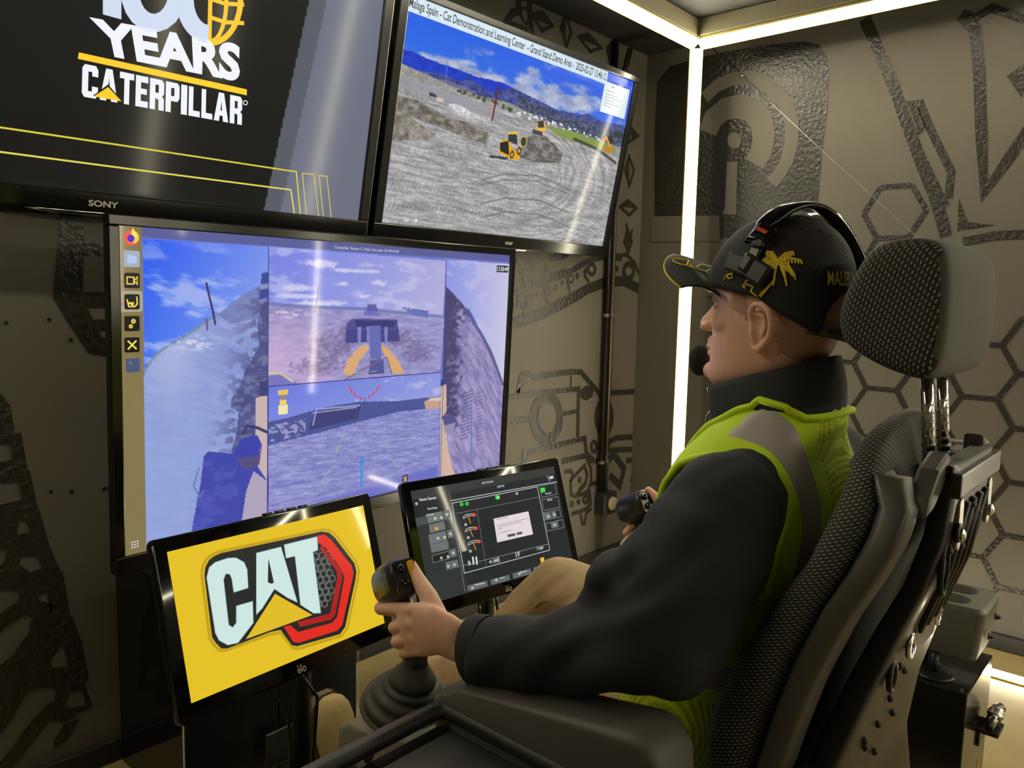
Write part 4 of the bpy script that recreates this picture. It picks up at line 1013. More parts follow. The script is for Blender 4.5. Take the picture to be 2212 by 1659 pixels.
for l in ([(660, 620), (798, 590), (812, 668), (675, 698)], [(680, 712), (815, 680), (828, 752), (690, 785)], [(676, 800), (828, 765), (842, 850), (690, 885)], [(690, 888), (850, 852), (860, 925), (705, 960)], [(808, 590), (860, 578), (872, 645), (820, 660)], [(838, 762), (888, 752), (902, 818), (850, 832)], [(862, 932), (915, 920), (930, 990), (876, 1002)], [(825, 1045), (935, 1018), (950, 1085), (838, 1112)], [(1020, 1250), (1195, 1205), (1203, 1255), (1026, 1300)], [(1225, 1198), (1392, 1152), (1400, 1200), (1232, 1245)], [(1420, 1142), (1580, 1098), (1588, 1145), (1428, 1190)], [(1605, 1090), (1770, 1045), (1778, 1090), (1612, 1135)], [(1700, 612), (1758, 600), (1768, 650), (1710, 665)], [(1765, 598), (1800, 590), (1812, 640), (1775, 650)], [(1758, 695), (1820, 680), (1830, 730), (1768, 745)]):
    bx5(l, (98, 104, 104)); 
bx5([(708, 985), (855, 945), (866, 1008), (718, 1048)], (8, 8, 8)); ln5([(708, 985), (855, 945), (866, 1008), (718, 1048)], .004, (140, 146, 146), True)
for l in ([(1658, 370), (1795, 342), (1812, 440), (1678, 470)], [(1680, 490), (1820, 462), (1840, 555), (1698, 585)], [(1695, 605), (1838, 575), (1850, 640), (1708, 670)], [(1715, 700), (1862, 665), (1875, 735), (1728, 768)]): ln5(l, .004, (146, 152, 152), True)
bx5([(1668, 388), (1705, 380), (1712, 420), (1675, 428)], (40, 220, 40)); bx5([(1268, 455), (1300, 447), (1308, 482), (1274, 490)], (40, 220, 40))
for cx2, cy2 in ((970, 530), (1018, 524)): bx5(circ(cx2, cy2, 17, 14), (30, 210, 40)); S5.stroke('page_icon', E7(circ(cx2, cy2, 9, 10)), .004, (10, 90, 20), scr5, True, True, .0012)
bx5([(1665, 1005), (1698, 997), (1706, 1040), (1673, 1048)], (240, 180, 30)); bx5([(732, 735), (756, 729), (764, 755), (738, 760)], (240, 160, 20), .0012)
bx5([(1252, 658), (1560, 592), (1602, 795), (1285, 868)], (226, 214, 220), .001, 'message_box')
for l in ([(1268, 668), (1380, 645)], [(1282, 718), (1555, 655)], [(1288, 735), (1500, 685)], [(1290, 752), (1330, 742)], [(1300, 785), (1410, 760)]): ln5(l, .005, (140, 134, 140), False, .0014)
bx5([(1372, 800), (1440, 785), (1446, 808), (1378, 822)], (70, 84, 92), .0014); bx5([(1452, 782), (1502, 770), (1508, 792), (1458, 803)], (70, 84, 92), .0014)
for gx, gy in ((985, 640), (1003, 758), (1030, 875)):
    S5.stroke('gauge_arc', E7([(gx + 2, gy + 20), (gx, gy), (gx + 25, gy - 18), (gx + 70, gy - 26), (gx + 100, gy - 22)]), .006, GW, scr5); S5.stroke('gauge_arc', E7([(gx + 5, gy + 16), (gx + 40, gy - 6), (gx + 92, gy - 10)]), .005, GW, scr5)
    bx5(circ(gx + 94, gy - 16, 16, 12), (240, 60, 40), .0012, 'gauge_red'); S5.stroke('gauge_needle', E7([(gx + 38, gy - 10), (gx + 66, gy + 60)]), .008, (230, 140, 40), scr5, False, True, .0014)
def tx5(s_, x0, y0, x1, y1, ht, bold=.01):
    A, B = np.array(S5.st(*E7([(x0, y0)])[0])), np.array(S5.st(*E7([(x1, y1)])[0])); hh = ht
    text_on('page_text', s_, lambda a, b: S5.loc(*(A + (B - A) * a + np.array([0, -1]) * hh * b), .0014), glow(str((214, 226, 226)), srgb(214, 226, 226)), scr5, bold)
tx5('Remote Operator', 600, 512, 752, 490, .036); tx5('Work Group', 668, 588, 755, 572, .026); tx5('1445', 1252, 1055, 1308, 1040, .045); tx5('1F', 1452, 1000, 1490, 990, .045); tx5('3 kph', 1638, 945, 1695, 932, .042); tx5('B', 1032, 1072, 1052, 1067, .04)
tx5('SETTINGS', 1150, 352, 1250, 334, .016); tx5('UPDATE', 1285, 385, 1348, 374, .018); tx5('Ready', 1712, 448, 1765, 437, .02); tx5('B2 No', 1732, 503, 1772, 495, .02)
tx5('RT Bridge', 655, 640, 725, 625, .018); tx5('Setup', 1310, 1195, 1350, 1184, .018); tx5('Remote', 1490, 1140, 1545, 1126, .018); tx5('Automated', 1085, 1252, 1170, 1232, .018)
for gx, gy in ((735, 655), (760, 830), (790, 1005), (1065, 1270), (1275, 1200), (1480, 1145), (1668, 1097), (850, 1078), (905, 1065), (1295, 540 - 72), (1458, 435), (790, 648), (818, 822), (848, 995), (840, 620), (870, 792), (895, 962), (1735, 640), (1790, 620), (1792, 712), (1225, 1040), (1005, 710), (1028, 825), (1047, 945), (570, 525)):
    ln5(circ(gx, gy, 9, 7), .007, (206, 216, 216), True, .0013)
for xx in (1062, 1092): bx5([(xx, 995), (xx + 14, 992), (xx + 22, 1062), (xx + 8, 1066)], (210, 222, 222))
bx5([(1745, 285), (1778, 277), (1784, 300), (1752, 308)], (206, 214, 214))
monitor_stand(mon2, C5, M5, (1.555, 1.45, 0.0622))

# ================================================================== CABINET AND WALL FITTINGS
cab = empty('cabinet', (1.11, 2.01, 0)); tag(cab, 'low black glossy cabinet under the lower television', 'cabinet')
MB().box((-.262, -.198, .0), (.262, .186, .594), .003).done('body', mat('cabinet_gloss', srgb(20, 20, 19), rough=.1, var=.05), cab)
MB().box((-.269, -.206, .588), (.271, .188, .604), .003).done('top_panel', BLKGL, cab)
MB().box((-.262, -.204, .02), (-.002, -.198, .58), .002).done('door', BLK, cab); MB().box((.002, -.204, .02), (.262, -.198, .58), .002).done('door', BLK, cab)
EDG = mat('edge_white', srgb(226, 222, 210), rough=.4, var=.03)
MB().tube([(-.266, -.206, .01), (-.266, -.206, .585)], .0022, 6).done('edge_strip', EDG, cab); MB().tube([(.267, -.206, .01), (.267, -.206, .585)], .0014, 6).done('edge_strip', EDG, cab)

cond = empty('wall_conduit', (3.19, WY, 0)); tag(cond, 'pair of vertical conduit pipes on the wall left of the corner', 'conduit')
q = MB(); q.tube([(-.012, -.02, .36), (-.012, -.02, 2.53)], .013, 10); q.done('dark_pipe', BLKSAT, cond, True)
q = MB(); q.tube([(.035, -.018, .36), (.035, -.018, 2.30), (.042, -.018, 2.36), (.085, -.018, 2.43), (.12, -.018, 2.53)], .010, 10); q.done('metal_pipe', STEEL, cond, True)
for zz in (.52, 1.25, 1.95):
    q = MB(); q.lathe([(.017, -.008), (.017, .008)], (-.012, -.02, zz), (0, 0, 1), 12); q.lathe([(.014, -.008), (.014, .008)], (.035, -.018, zz), (0, 0, 1), 12); q.done('pipe_coupling', STEEL, cond)
jb = empty('outlet_box', (3.215, WY, .31)); tag(jb, 'small metal outlet box with a round white cover at the conduit foot', 'outlet box')
MB().box((-.055, -.06, -.055), (.055, 0, .055), .004).done('box', mat('galvanised', srgb(74, 76, 74), rough=.4, metal=.6, var=.1), jb)
q = MB(); q.lathe([(.034, 0), (.034, .008), (.028, .012)], (.01, -.06, .0), (0, -1, 0), 22); q.done('round_cover', mat('ivory', srgb(214, 204, 170), rough=.4, var=.04), jb, True)
wire = empty('tension_wire', (WX - .03, 1.9, 2.5)); tag(wire, 'thin slack wire slanting down across the honeycomb wall', 'wire')
def WL(p): return np.array(p) - np.array((WX - .03, 1.9, 2.5))
P0, P1 = np.array((WX - .02, 1.885, 2.535)), np.array((WX - .012, .80, 1.50))
mid = P0 + (P1 - P0) * .17
MB().tube([WL(P0), WL(mid)], .004, 6).done('turnbuckle', CHROME, wire); MB().ball(WL(mid), .009).done('clamp', CHROME, wire, True)
MB().tube([WL(mid), WL(P0 + (P1 - P0) * .5 - [0, 0, .004]), WL(P1)], .0016, 5).done('strand', STEEL, wire)
# spare cables on the cabinet top
cb = empty('cable_coil', (1.305, 1.93, .605)); tag(cb, 'coil of shiny black cable lying on the cabinet top', 'cable')
q = MB(); pth = []
for k_ in range(90):
    t_ = k_ / 90 * 2 * math.pi * 4; rr = .055 + .012 * math.sin(k_ * .9)
    pth.append((rr * 1.1 * math.cos(t_), rr * math.sin(t_), .01 + .012 * (k_ % 22) / 22 + .02 * k_ / 90))
q.tube(pth, .006, 6); q.done('cable', BLKGL, cb, True)

# ================================================================== OPERATOR SEAT
UC = 1.235
def dash_mat(name, upright=False, uv=False):
    m = bpy.data.materials.new(name); m.use_nodes = True
    nt = m.node_tree; N = nt.nodes; L = nt.links; b = N['Principled BSDF']
    tc = N.new('ShaderNodeTexCoord'); mp = N.new('ShaderNodeMapping'); mp.inputs['Rotation'].default_value = (0, 0, 0)
    L.new(tc.outputs['Object'], mp.inputs['Vector'])
    sp = N.new('ShaderNodeSeparateXYZ'); L.new(mp.outputs[0], sp.inputs[0])
    def mth(op, a, b_=None, c=None):
        n = N.new('ShaderNodeMath'); n.operation = op
        for i, q in enumerate((a, b_, c)):
            if q is None: continue
            if hasattr(q, 'links') or hasattr(q, 'is_output'): L.new(q, n.inputs[i])
            else: n.inputs[i].default_value = q
        return n.outputs[0]
    # across the side faces the pattern runs along Y, across the front along X
    if uv:
        L.new(tc.outputs['UV'], mp.inputs['Vector'])
        ax = sp.outputs['X']; ZZ = sp.outputs['Y']
    else:
        ax = mth('ADD', mth('MULTIPLY', sp.outputs['X'], 0.75), sp.outputs['Y']); ZZ = sp.outputs['Z']
    if upright:
        z = mth('MULTIPLY', mth('ADD', ax, mth('MULTIPLY', sp.outputs['Z'], 0.25)), 185.0)
        row = mth('FLOOR', z)
        a = mth('ADD', mth('MULTIPLY', sp.outputs['Z'], 125.0), mth('MULTIPLY', row, 0.5))
    else:
        z = mth('MULTIPLY', mth('ADD', ZZ, mth('MULTIPLY', ax, 0.55 if not uv else -0.45)), 175.0)
        row = mth('FLOOR', z)
        a = mth('ADD', mth('MULTIPLY', mth('SUBTRACT', ax, mth('MULTIPLY', ZZ, 0.4 if not uv else -0.3)), 125.0), mth('MULTIPLY', row, 0.5))
    fa = mth('FRACT', a); fz = mth('FRACT', z)
    da = mth('COMPARE', fa, 0.5, 0.30); dz = mth('COMPARE', fz, 0.5, 0.17)
    f = mth('MULTIPLY', da, dz)
    mx = N.new('ShaderNodeMixRGB'); L.new(f, mx.inputs[0]); mx.inputs[1].default_value = srgb(26, 25, 22); mx.inputs[2].default_value = srgb(132, 128, 112)
    L.new(mx.outputs[0], b.inputs['Base Color']); b.inputs['Roughness'].default_value = 0.75
    bp = N.new('ShaderNodeBump'); bp.inputs['Strength'].default_value = .5; bp.inputs['Distance'].default_value = .001; L.new(f, bp.inputs['Height']); L.new(bp.outputs[0], b.inputs['Normal'])
    return m
MESHF = dash_mat('seat_mesh_fabric'); MESHH = dash_mat('headrest_mesh_fabric', True); MESHU = dash_mat('backrest_mesh_fabric', False, True)
KNIT = mat('seat_plain_fabric', srgb(74, 72, 66), rough=.85, var=.15, vscale=300, bump=.25, bscale=900)
SHELL = mat('seat_shell_metal', srgb(25, 24, 22), rough=.40, metal=.0, var=.08, coat=.06, spec=.28)
TRIM = mat('seat_trim_plastic', srgb(70, 66, 60), rough=.42, var=.05, bump=.08, bscale=1200)
seat = empty('operator_seat', (UC, .45, 0)); tag(seat, 'black high-backed operator seat with dashed mesh upholstery', 'seat')
SO = np.array((UC, .45, 0))
def ip(t, l):
    """piecewise-smooth interpolation of a table of rows keyed by first column (descending or ascending)"""
    l = sorted(l); xs = [r[0] for r in l]
    return [float(np.interp(t, xs, [r[k] for r in l])) for k in range(1, len(l[0]))]
def srect(a, vf, vb, n=36, e=4.0, ef=None):
    """rounded-rectangle ring in (u,v): half width a, from v=vb to v=vf"""
    out = []
    c, d = (vf + vb) / 2, (vf - vb) / 2
    for k_ in range(n):
        t_ = 2 * math.pi * k_ / n
        cs, sn = math.cos(t_), math.sin(t_)
        out.append((a * math.copysign(abs(cs) ** (2 / e), cs), c + d * math.copysign(abs(sn) ** (2 / e), sn)))
    return out
# backrest cushion: z, half width, front v, rear v
BK = [(.46, .24, .50, .40), (.56, .252, .52, .42), (.66, .255, .508, .405), (.71, .256, .515, .392), (.77, .256, .503, .378), (.85, .255, .466, .356), (.94, .252, .418, .322), (.99, .249, .386, .297), (1.04, .238, .370, .278), (1.08, .222, .358, .272), (1.11, .200, .352, .288), (1.135, .172, .346, .294), (1.155, .138, .340, .298), (1.168, .100, .334, .300), (1.176, .055, .328, .304)]
zs = np.concatenate([np.linspace(.46, 1.10, 34), np.linspace(1.11, 1.176, 14)])
rings = []
for z_ in zs:
    a, vf_, vb_ = ip(z_, BK)
    vf_ = max(vf_, vb_ + .012)
    rg = []
    for (du, v) in srect(a, vf_, vb_, 56, 3.4):
        dish = .060 * math.exp(-(du / (.60 * a)) ** 2) if v > (vf_ + vb_) / 2 and z_ < 1.12 else 0
        rg.append((du, v - dish - SO[1], z_))
    rings.append(rg)
q = MB(); q.loft(rings); bk = q.done('backrest', MESHU, seat, True)
nr, nn_ = len(rings), len(rings[0]); RA = np.array(rings)
per = np.concatenate([np.zeros((nr, 1)), np.cumsum(np.linalg.norm(np.roll(RA, -1, 1) - RA, axis=2), 1)], 1)      # distance round each ring
per = per - per[:, nn_ // 2:nn_ // 2 + 1]
cen = np.linalg.norm(np.diff(RA[:, nn_ // 2], axis=0), axis=1); up_ = np.concatenate([[0], np.cumsum(cen)])
kd = {tuple(np.round(RA[i, j], 5)): (i, j) for i in range(nr) for j in range(nn_)}
uvl = bk.data.uv_layers.new(name='UVMap')
for p_ in bk.data.polygons:
    ij = [kd.get(tuple(np.round(bk.data.vertices[v].co, 5)), (0, 0)) for v in p_.vertices]
    wrap = any(j == nn_ - 1 for i, j in ij)
    for li, (i, j) in zip(p_.loop_indices, ij):
        uvl.data[li].uv = (per[i, nn_ if (wrap and j == 0) else j], up_[i])
# plastic rim round the cushion and pressed-steel shell behind
rings = []
for z_ in np.linspace(.44, 1.115, 40):
    a, vf_, vb_ = ip(z_, BK); k_ = 1.012
    rings.append([(du, (v if (v > vb_ or abs(du) > .86 * a) else vb_ + .004) - SO[1], z_) for du, v in srect(a * k_, vb_ + .022, vb_ - .03, 96, 5)])
q = MB(); q.loft(rings); rm_ = q.done('rim', TRIM, seat, True)
SHW = [(.40, .225, .37, .30), (.60, .225, .385, .33), (.71, .21, .36, .315), (.82, .185, .328, .285), (.90, .160, .30, .262), (.96, .145, .275, .242), (1.03, .135, .258, .226), (1.10, .125, .252, .222), (1.125, .12, .25, .225)]
rings = []
for z_ in np.linspace(.40, 1.125, 40):
    a, vf_, vb_ = ip(z_, SHW); rings.append([(du, v - SO[1], z_) for du, v in srect(a, vf_, vb_, 48, 6)])
q = MB(); q.loft(rings); shell = q.done('back_shell', SHELL, seat, True)
def backv(z_): return ip(z_, SHW)[2] - SO[1]
# corner brackets of the rim near the top
for s_ in (-1, 1):
    MB().prism([(.10, 1.140), (.15, 1.125), (.190, 1.095), (.198, 1.07), (.165, 1.075), (.10, 1.11)], (s_, 0, 0), (0, 0, 1), (0, 1, 0), (0, .236 - SO[1], 0), .028, .006).done('rim_bracket', TRIM, seat, False)
# pressed ribs, plates and bolts on the rear
for du in (-.055, -.018, .022, .06):
    q = MB(); q.tube([(du, backv(1.07) - .001, 1.07), (du, backv(.97) - .001, .97), (du * 1.05, backv(.875) - .001, .875)], .0065, 8); q.done('pressed_rib', SHELL, seat, True)
MB().box((-.125, backv(1.10) - .006, 1.085), (.125, backv(1.10) + .01, 1.118), .003).done('top_plate', mat('shell_plate', srgb(60, 58, 50), rough=.25, metal=.5, var=.05), seat)
for du in (-.085, .095):
    MB().prism(rrect(-.011, -.035, .011, .035, .010), (1, 0, 0), (0, 0, 1), (0, -1, 0), (du, backv(1.045) + .002, 1.045), .006, .002).done('slide_bracket', STEEL, seat)
    q = MB(); q.lathe([(.009, 0), (.009, .005), (.004, .008)], (du, backv(1.045) - .003, 1.03), (0, -1, 0), 10); q.done('bolt', STEEL, seat)
def oval_hole(du, z_, rx, rz):
    pts = [(du + rx * math.cos(t), backv(z_) - .004, z_ + rz * math.sin(t)) for t in np.linspace(0, 2 * math.pi, 25)]
    q = MB(); q.tube(pts, .004, 6, False); q.done('pressed_ring', SHELL, seat, True)
    q = MB(); q.lathe([(rx * .85, .003), (rx * .6, .001), (rx * .2, .0004)], (du, backv(z_) - .0015, z_), (0, -1, 0), 18); q.done('pressed_dish', SHELL, seat, True)
oval_hole(-.105, .985, .016, .034); oval_hole(-.13, .83, .013, .020); oval_hole(-.095, 1.035, .009, .010)
MB().prism(rrect(-.052, -.022, .052, .022, .004), (1, 0, 0), (0, 0, 1), (0, -1, 0), (-.02, backv(.868) - .001, .868), .004, .0015).done('label_plate', mat('label_plate', srgb(120, 114, 100), rough=.4, metal=.4, var=.15, vscale=60), seat)
for du, z_ in ((-.085, .862), (.045, .872)):
    q = MB(); q.tube([(du + .012 * math.cos(t), backv(z_) - .004, z_ + .016 * math.sin(t)) for t in np.linspace(0, 2 * math.pi, 19)], .004, 6, False); q.done('cable_ring', CHROME, seat, True)
for du, z_ in ((-.09, .83), (-.03, .80), (-.12, .72), (-.06, .72), (-.10, .70), (-.05, .76), (-.03, .66), (-.09, .61), (.03, .70), (-.02, 1.06), (-.025, 1.0), (.03, 1.04), (-.105, 1.012)):
    q = MB(); q.lathe([(.0055, 0), (.0055, .003), (.003, .006)], (du, backv(z_) - .001, z_), (0, -1, 0), 8); q.done('bolt', SHELL, seat)
# lower slot and recliner lever on the left flank
lv = -.205
MB().prism(rrect(-.022, -.055, .022, .055, .012), (0, 1, 0), (0, 0, 1), (-1, 0, 0), (-.218, .345 - SO[1], .66), .010, .003).done('lever_slot', SHELL, seat)
MB().prism(rrect(-.013, -.045, .013, .045, .008), (0, 1, 0), (0, 0, 1), (-1, 0, 0), (-.2275, .345 - SO[1], .66), .002).done('slot_opening', mat('slot_brown', srgb(46, 32, 18), rough=.5), seat)
q = MB(); q.tube([(-.22, .347 - SO[1], .63), (-.245, .35 - SO[1], .60)], .006, 8); q.done('lever_arm', STEEL, seat)
q = MB(); q.lathe([(.004, -.004), (.019, .0), (.022, .012), (.020, .03), (.012, .036)], (-.238, .352 - SO[1], .612), (-1, -.3, -.1), 18); q.done('lever_knob', mat('knob_yellow', srgb(232, 160, 40), rough=.35, var=.05), seat, True)
# headrest on two ribbed posts
HR = [(.245, 1.30), (.246, 1.36), (.252, 1.40), (.272, 1.412), (.30, 1.413), (.332, 1.408), (.350, 1.39), (.372, 1.34), (.376, 1.31), (.370, 1.285), (.358, 1.273), (.322, 1.252), (.28, 1.24), (.262, 1.239), (.250, 1.258)]
HRc = (np.mean([p[0] for p in HR]), np.mean([p[1] for p in HR]))
rings = []
for s_, k_ in ((-.150, .70), (-.148, .90), (-.142, 1.02), (-.128, 1.07), (0, 1.08), (.128, 1.07), (.142, 1.02), (.148, .90), (.150, .70)):
    rings.append([(s_, HRc[0] + (p[0] - HRc[0]) * k_ - SO[1], HRc[1] + (p[1] - HRc[1]) * k_) for p in HR])
q = MB(); q.loft(rings); hr = q.done('headrest', [MESHH, KNIT], seat, True)
ss = hr.modifiers.new('s', 'SUBSURF'); ss.levels = ss.render_levels = 2
hm = hr.data
for p in hm.polygons:
    c_ = p.center; nn = p.normal
    p.material_index = 1 if (nn.y < -.55 or (nn.z > .75)) else 0
for du in (-.040, .040):
    z0_, z1_ = 1.08, 1.26
    q = MB(); q.tube([(du, .272 - SO[1], z0_), (du, .290 - SO[1], z1_)], .0085, 12); q.done('headrest_post', CHROME, seat, True)
    q = MB()
    for k_ in range(9): q.lathe([(.0092, -.0015), (.0092, .0015)], (du, .2745 - SO[1] + k_ * .0011, z0_ + .025 + k_ * .011), (0, .1, 1), 12)
    q.done('post_notch', STEEL, seat)
q = MB(); q.box((-.08, .250 - SO[1], 1.075), (.08, .29 - SO[1], 1.105), .008); q.done('post_socket', BLK, seat)
MB().box((.07, .235 - SO[1], 1.06), (.15, .29 - SO[1], 1.115), .012).done('rim_bracket', TRIM, seat)
# seat cushion, pedestal
q = MB(); q.loft([[(du, v - SO[1], z_) for du, v in srect(a, vf_, .46, 40, 5)] for z_, a, vf_ in ((.44, .23, .98), (.455, .245, 1.0), (.49, .25, 1.0), (.515, .24, .985), (.53, .20, .95))]); q.done('seat_cushion', MESHF, seat, True)
MB().box((-.21, .44 - SO[1], .36), (.21, .95 - SO[1], .44), .01).done('seat_pan', SHELL, seat)
MB().box((-.19, .46 - SO[1], .05), (.19, .90 - SO[1], .36), .02).done('suspension', BLK, seat)
MB().box((-.26, .40 - SO[1], 0), (.26, 1.0 - SO[1], .05), .006).done('base_plate', BLKSAT, seat)

# ---- arm consoles
def console(side, label):
    c0 = np.array((UC + side * .385, .70, .60))
    e = empty('arm_console', c0); tag(e, label, 'armrest')
    sg = -side    # towards the seat
    q = MB(); q.prism([(.860, .703), (.845, .718), (.80, .733), (.50, .787), (.475, .784), (.453, .755), (.447, .68), (.50, .64), (.80, .62), (.852, .640), (.866, .680)], (0, 1, 0), (0, 0, 1), (1, 0, 0), (-.052 if side < 0 else -.043, -c0[1], -c0[2]), .095, .012, 3)
    smooth_by_angle(q.done('arm_pad', mat('arm_pad_rubber', srgb(74, 71, 66), rough=.55, var=.06, bump=.15, bscale=1500), e), 50)
    q = MB(); q.prism([(.835, .628), (.87, .625), (.93, .617), (1.045, .599), (1.078, .573), (1.088, .48), (1.078, .40), (1.0, .37), (.80, .40), (.55, .44), (.44, .52), (.44, .66)], (0, 1, 0), (0, 0, 1), (1, 0, 0), (-.075, -c0[1], -c0[2]), .15, .014, 3)
    smooth_by_angle(q.done('pod', mat('pod_grey', srgb(112, 110, 104), rough=.4, var=.05, bump=.06, bscale=1500), e), 50)
    for dv, dzz in ((1.025, .515),):
        q = MB(); q.lathe([(.0, -.004), (.013, -.004), (.015, .002), (.012, .003), (.006, -.002)], (-.0755, dv - c0[1], dzz - c0[2]), (-1, 0, 0), 16); q.done('screw_cap', BLK, e, True)
    MB().box((-.03, .60 - c0[1], -.36), (.03, .70 - c0[1], -.16), .006).done('bracket', BLKSAT, e)
    MB().box(((-.03 if side < 0 else -.197), .60 - c0[1], -.37), ((.197 if side < 0 else .03), .70 - c0[1], -.34), .004).done('bracket_arm', BLKSAT, e)
    return e, c0
conL, cL = console(-1, 'arm console with side tray under the resting left forearm')
conR, cR = console(1, 'arm console on the far side of the seat')
# side tray of the near console
tz = .69
def tb(a, b, bev=.006): return MB().box(np.array(a) - cL, np.array(b) - cL, bev)
TR = mat('tray_black', srgb(34, 33, 31), rough=.4, var=.08, bump=.25, bscale=1500)
q = MB(); rim = rrect(.50, .40, .806, .842, .02, 5)
q.tube([np.array((a, b, tz)) - cL for a, b in rim + rim[:1]], .014, 10, False); q.done('tray_rim', TR, conL, True)
q = MB(); q.prism(rrect(.505, .405, .801, .837, .018, 5), (1, 0, 0), (0, 1, 0), (0, 0, 1), (-cL[0], -cL[1], tz - .045 - cL[2]), .022); q.done('tray_floor', mat('tray_inside', srgb(28, 28, 30), rough=.5, var=.06), conL)
q = MB(); q.prism(rrect(.497, .397, .809, .845, .02, 5), (1, 0, 0), (0, 1, 0), (0, 0, 1), (-cL[0], -cL[1], tz - .14 - cL[2]), .1); q.done('tray_box', TR, conL)
q = MB(); q.lathe([(.010, 0), (.010, .004), (.004, .006)], np.array((.665, .846, tz - .02)) - cL, (0, 1, 0), 12); q.done('tray_screw', STEEL, conL)

# ---- joysticks
BOOT = mat('boot_rubber', srgb(46, 45, 40), rough=.6, var=.1)
GRIP = mat('grip_plastic', srgb(40, 40, 38), rough=.3, var=.06)
def joystick(u, dv, dz, label, lean):
    b0 = np.array((u, .985 + dv, .60 + dz))
    e = empty('joystick', b0); tag(e, label, 'joystick')
    ax = np.array(lean, float); ax /= np.linalg.norm(ax)
    prof = [(.080, -.014), (.084, -.008), (.081, -.004), (.076, -.001), (.079, .005), (.078, .018), (.073, .024), (.064, .028), (.066, .035), (.063, .046), (.057, .051), (.050, .055), (.051, .060), (.049, .067), (.040, .071)]
    prof = [(r_, .071 - (.071 - h_) * .66) for r_, h_ in prof]
    q = MB(); q.lathe(prof, (0, 0, 0), (0, -.25, 1), 32); q.done('rubber_boot', BOOT, e, True)
    q = MB(); q.lathe([(.040, .070), (.041, .078), (.036, .086), (.026, .098), (.020, .112), (.019, .13), (.019, .15)], (0, -.002, 0), (0, -.2, 1), 24); q.done('collar', BOOT, e, True)
    q = MB(); g0 = np.array((0, -.028, .10)); g1 = np.array((.0, .012, .205))
    q.tube([g0, g0 * .6 + g1 * .4 + [0, -.004, 0], g1], [.019, .021, .019], 14); q.done('stem', GRIP, e, True)
    # head: a rounded oblong leaning back towards the operator
    hc = np.array((-.004, .026, .236)); fw = np.array((.26, .84, -.48)); fw /= np.linalg.norm(fw)
    upv = np.array((0.05, .5, .86)); upv -= fw * (fw @ upv); upv /= np.linalg.norm(upv); sd = np.cross(fw, upv)
    H = np.stack([sd, fw, upv], 1)
    q = MB()
    rr = []
    for t_, kx, kz in ((-.052, .62, .60), (-.047, .82, .80), (-.036, .95, .94), (-.01, 1, 1), (.02, 1, 1), (.040, .93, .90), (.052, .74, .70), (.058, .42, .4)):
        rr.append([hc + H @ np.array((.030 * kx * math.copysign(abs(math.cos(p)) ** .75, math.cos(p)), t_, .036 * kz * math.copysign(abs(math.sin(p)) ** .75, math.sin(p)))) for p in np.linspace(0, 2 * math.pi, 24, endpoint=False)])
    q.loft(rr); hd = q.done('grip_head', GRIP, e, True)
    # button face looks back at the operator
    fc = hc - fw * .0495
    def onface(a, b, o): return fc + sd * a + upv * b - fw * o
    q = MB(); q.prism(rrect(-.021, -.026, .021, .028, .007), sd, upv, -fw, onface(0, 0, -.004), .008, .002); q.done('button_plate', mat('button_plate', srgb(30, 30, 28), rough=.22, var=.05), e)
    for a, b in ((.008, .014), (.006, -.010)):
        q = MB(); q.lathe([(.0085, 0), (.0085, .003), (.006, .0035), (.007, .0075), (.004, .0095)], onface(-a, b, .003), -fw, 16); q.done('thumb_button', BLKGL, e, True)
    q = MB(); q.prism(rrect(-.006, -.016, .006, .016, .0045), sd, upv, -fw, onface(.012, .008, .002), .006, .002); q.done('rocker', mat('rocker_yellow', srgb(232, 176, 40), rough=.35, var=.04) if u < UC else BLK, e)
    return e
joyL = joystick(.855, 0, 0, 'black joystick with a yellow thumb rocker in the left hand', (0, -.1, 1))
joyR = joystick(1.615, 0, -.012, 'black joystick held by the right hand beyond the chest', (0, -.1, 1))

# ================================================================== PEDESTAL WITH CUP HOLDER
CX, CY = 2.147, .428
cp = empty('cup_holder', (CX, CY, .495)); tag(cp, 'dark grey moulded cup holder with two wells behind the seat', 'cup holder')
GREYP = mat('moulded_grey', srgb(92, 90, 80), rough=.42, var=.06, bump=.12, bscale=900)
def slot(cx0, hw, hl): return rrect(cx0 - hw, -hl + .045, cx0 + hw, hl + .045, hw * .96, 6)
q = MB()
bm_ = q.bm
zt = .128
ov = [bm_.verts.new((a, b, zt)) for a, b in rrect(-.086, -.092, .086, .186, .018, 5)]
ov2 = [bm_.verts.new((a, b, zt - .010)) for a, b in rrect(-.092, -.099, .092, .192, .022, 5)]
ov3 = [bm_.verts.new((a, b, .0)) for a, b in rrect(-.086, -.086, .086, .180, .02, 5)]
n_ = len(ov)
for A, B in ((ov, ov2), (ov2, ov3)):
    for i in range(n_): bm_.faces.new((A[i], B[i], B[(i + 1) % n_], A[(i + 1) % n_]))
bm_.faces.new(list(reversed(ov3)))
loops = []
for c0_ in (-.041, .041):
    l0 = [bm_.verts.new((a, b, zt)) for a, b in slot(c0_, .035, .105)]
    l1 = [bm_.verts.new((c0_ + (a - c0_) * .90, .045 + (b - .045) * .96, zt - .012)) for a, b in slot(c0_, .035, .105)]
    l2 = [bm_.verts.new((c0_ + (a - c0_) * .82, .045 + (b - .045) * .9, zt - .09)) for a, b in slot(c0_, .035, .105)]
    for A, B in ((l0, l1), (l1, l2)):
        for i in range(len(A)): bm_.faces.new((A[i], A[(i + 1) % len(A)], B[(i + 1) % len(A)], B[i]))
    bm_.faces.new(l2); loops.append(l0)
es = []
for l in [ov] + loops:
    for i in range(len(l)):
        e_ = bm_.edges.get((l[i], l[(i + 1) % len(l)])) or bm_.edges.new((l[i], l[(i + 1) % len(l)])); es.append(e_)
bmesh.ops.triangle_fill(bm_, edges=es, use_beauty=True, use_dissolve=False)
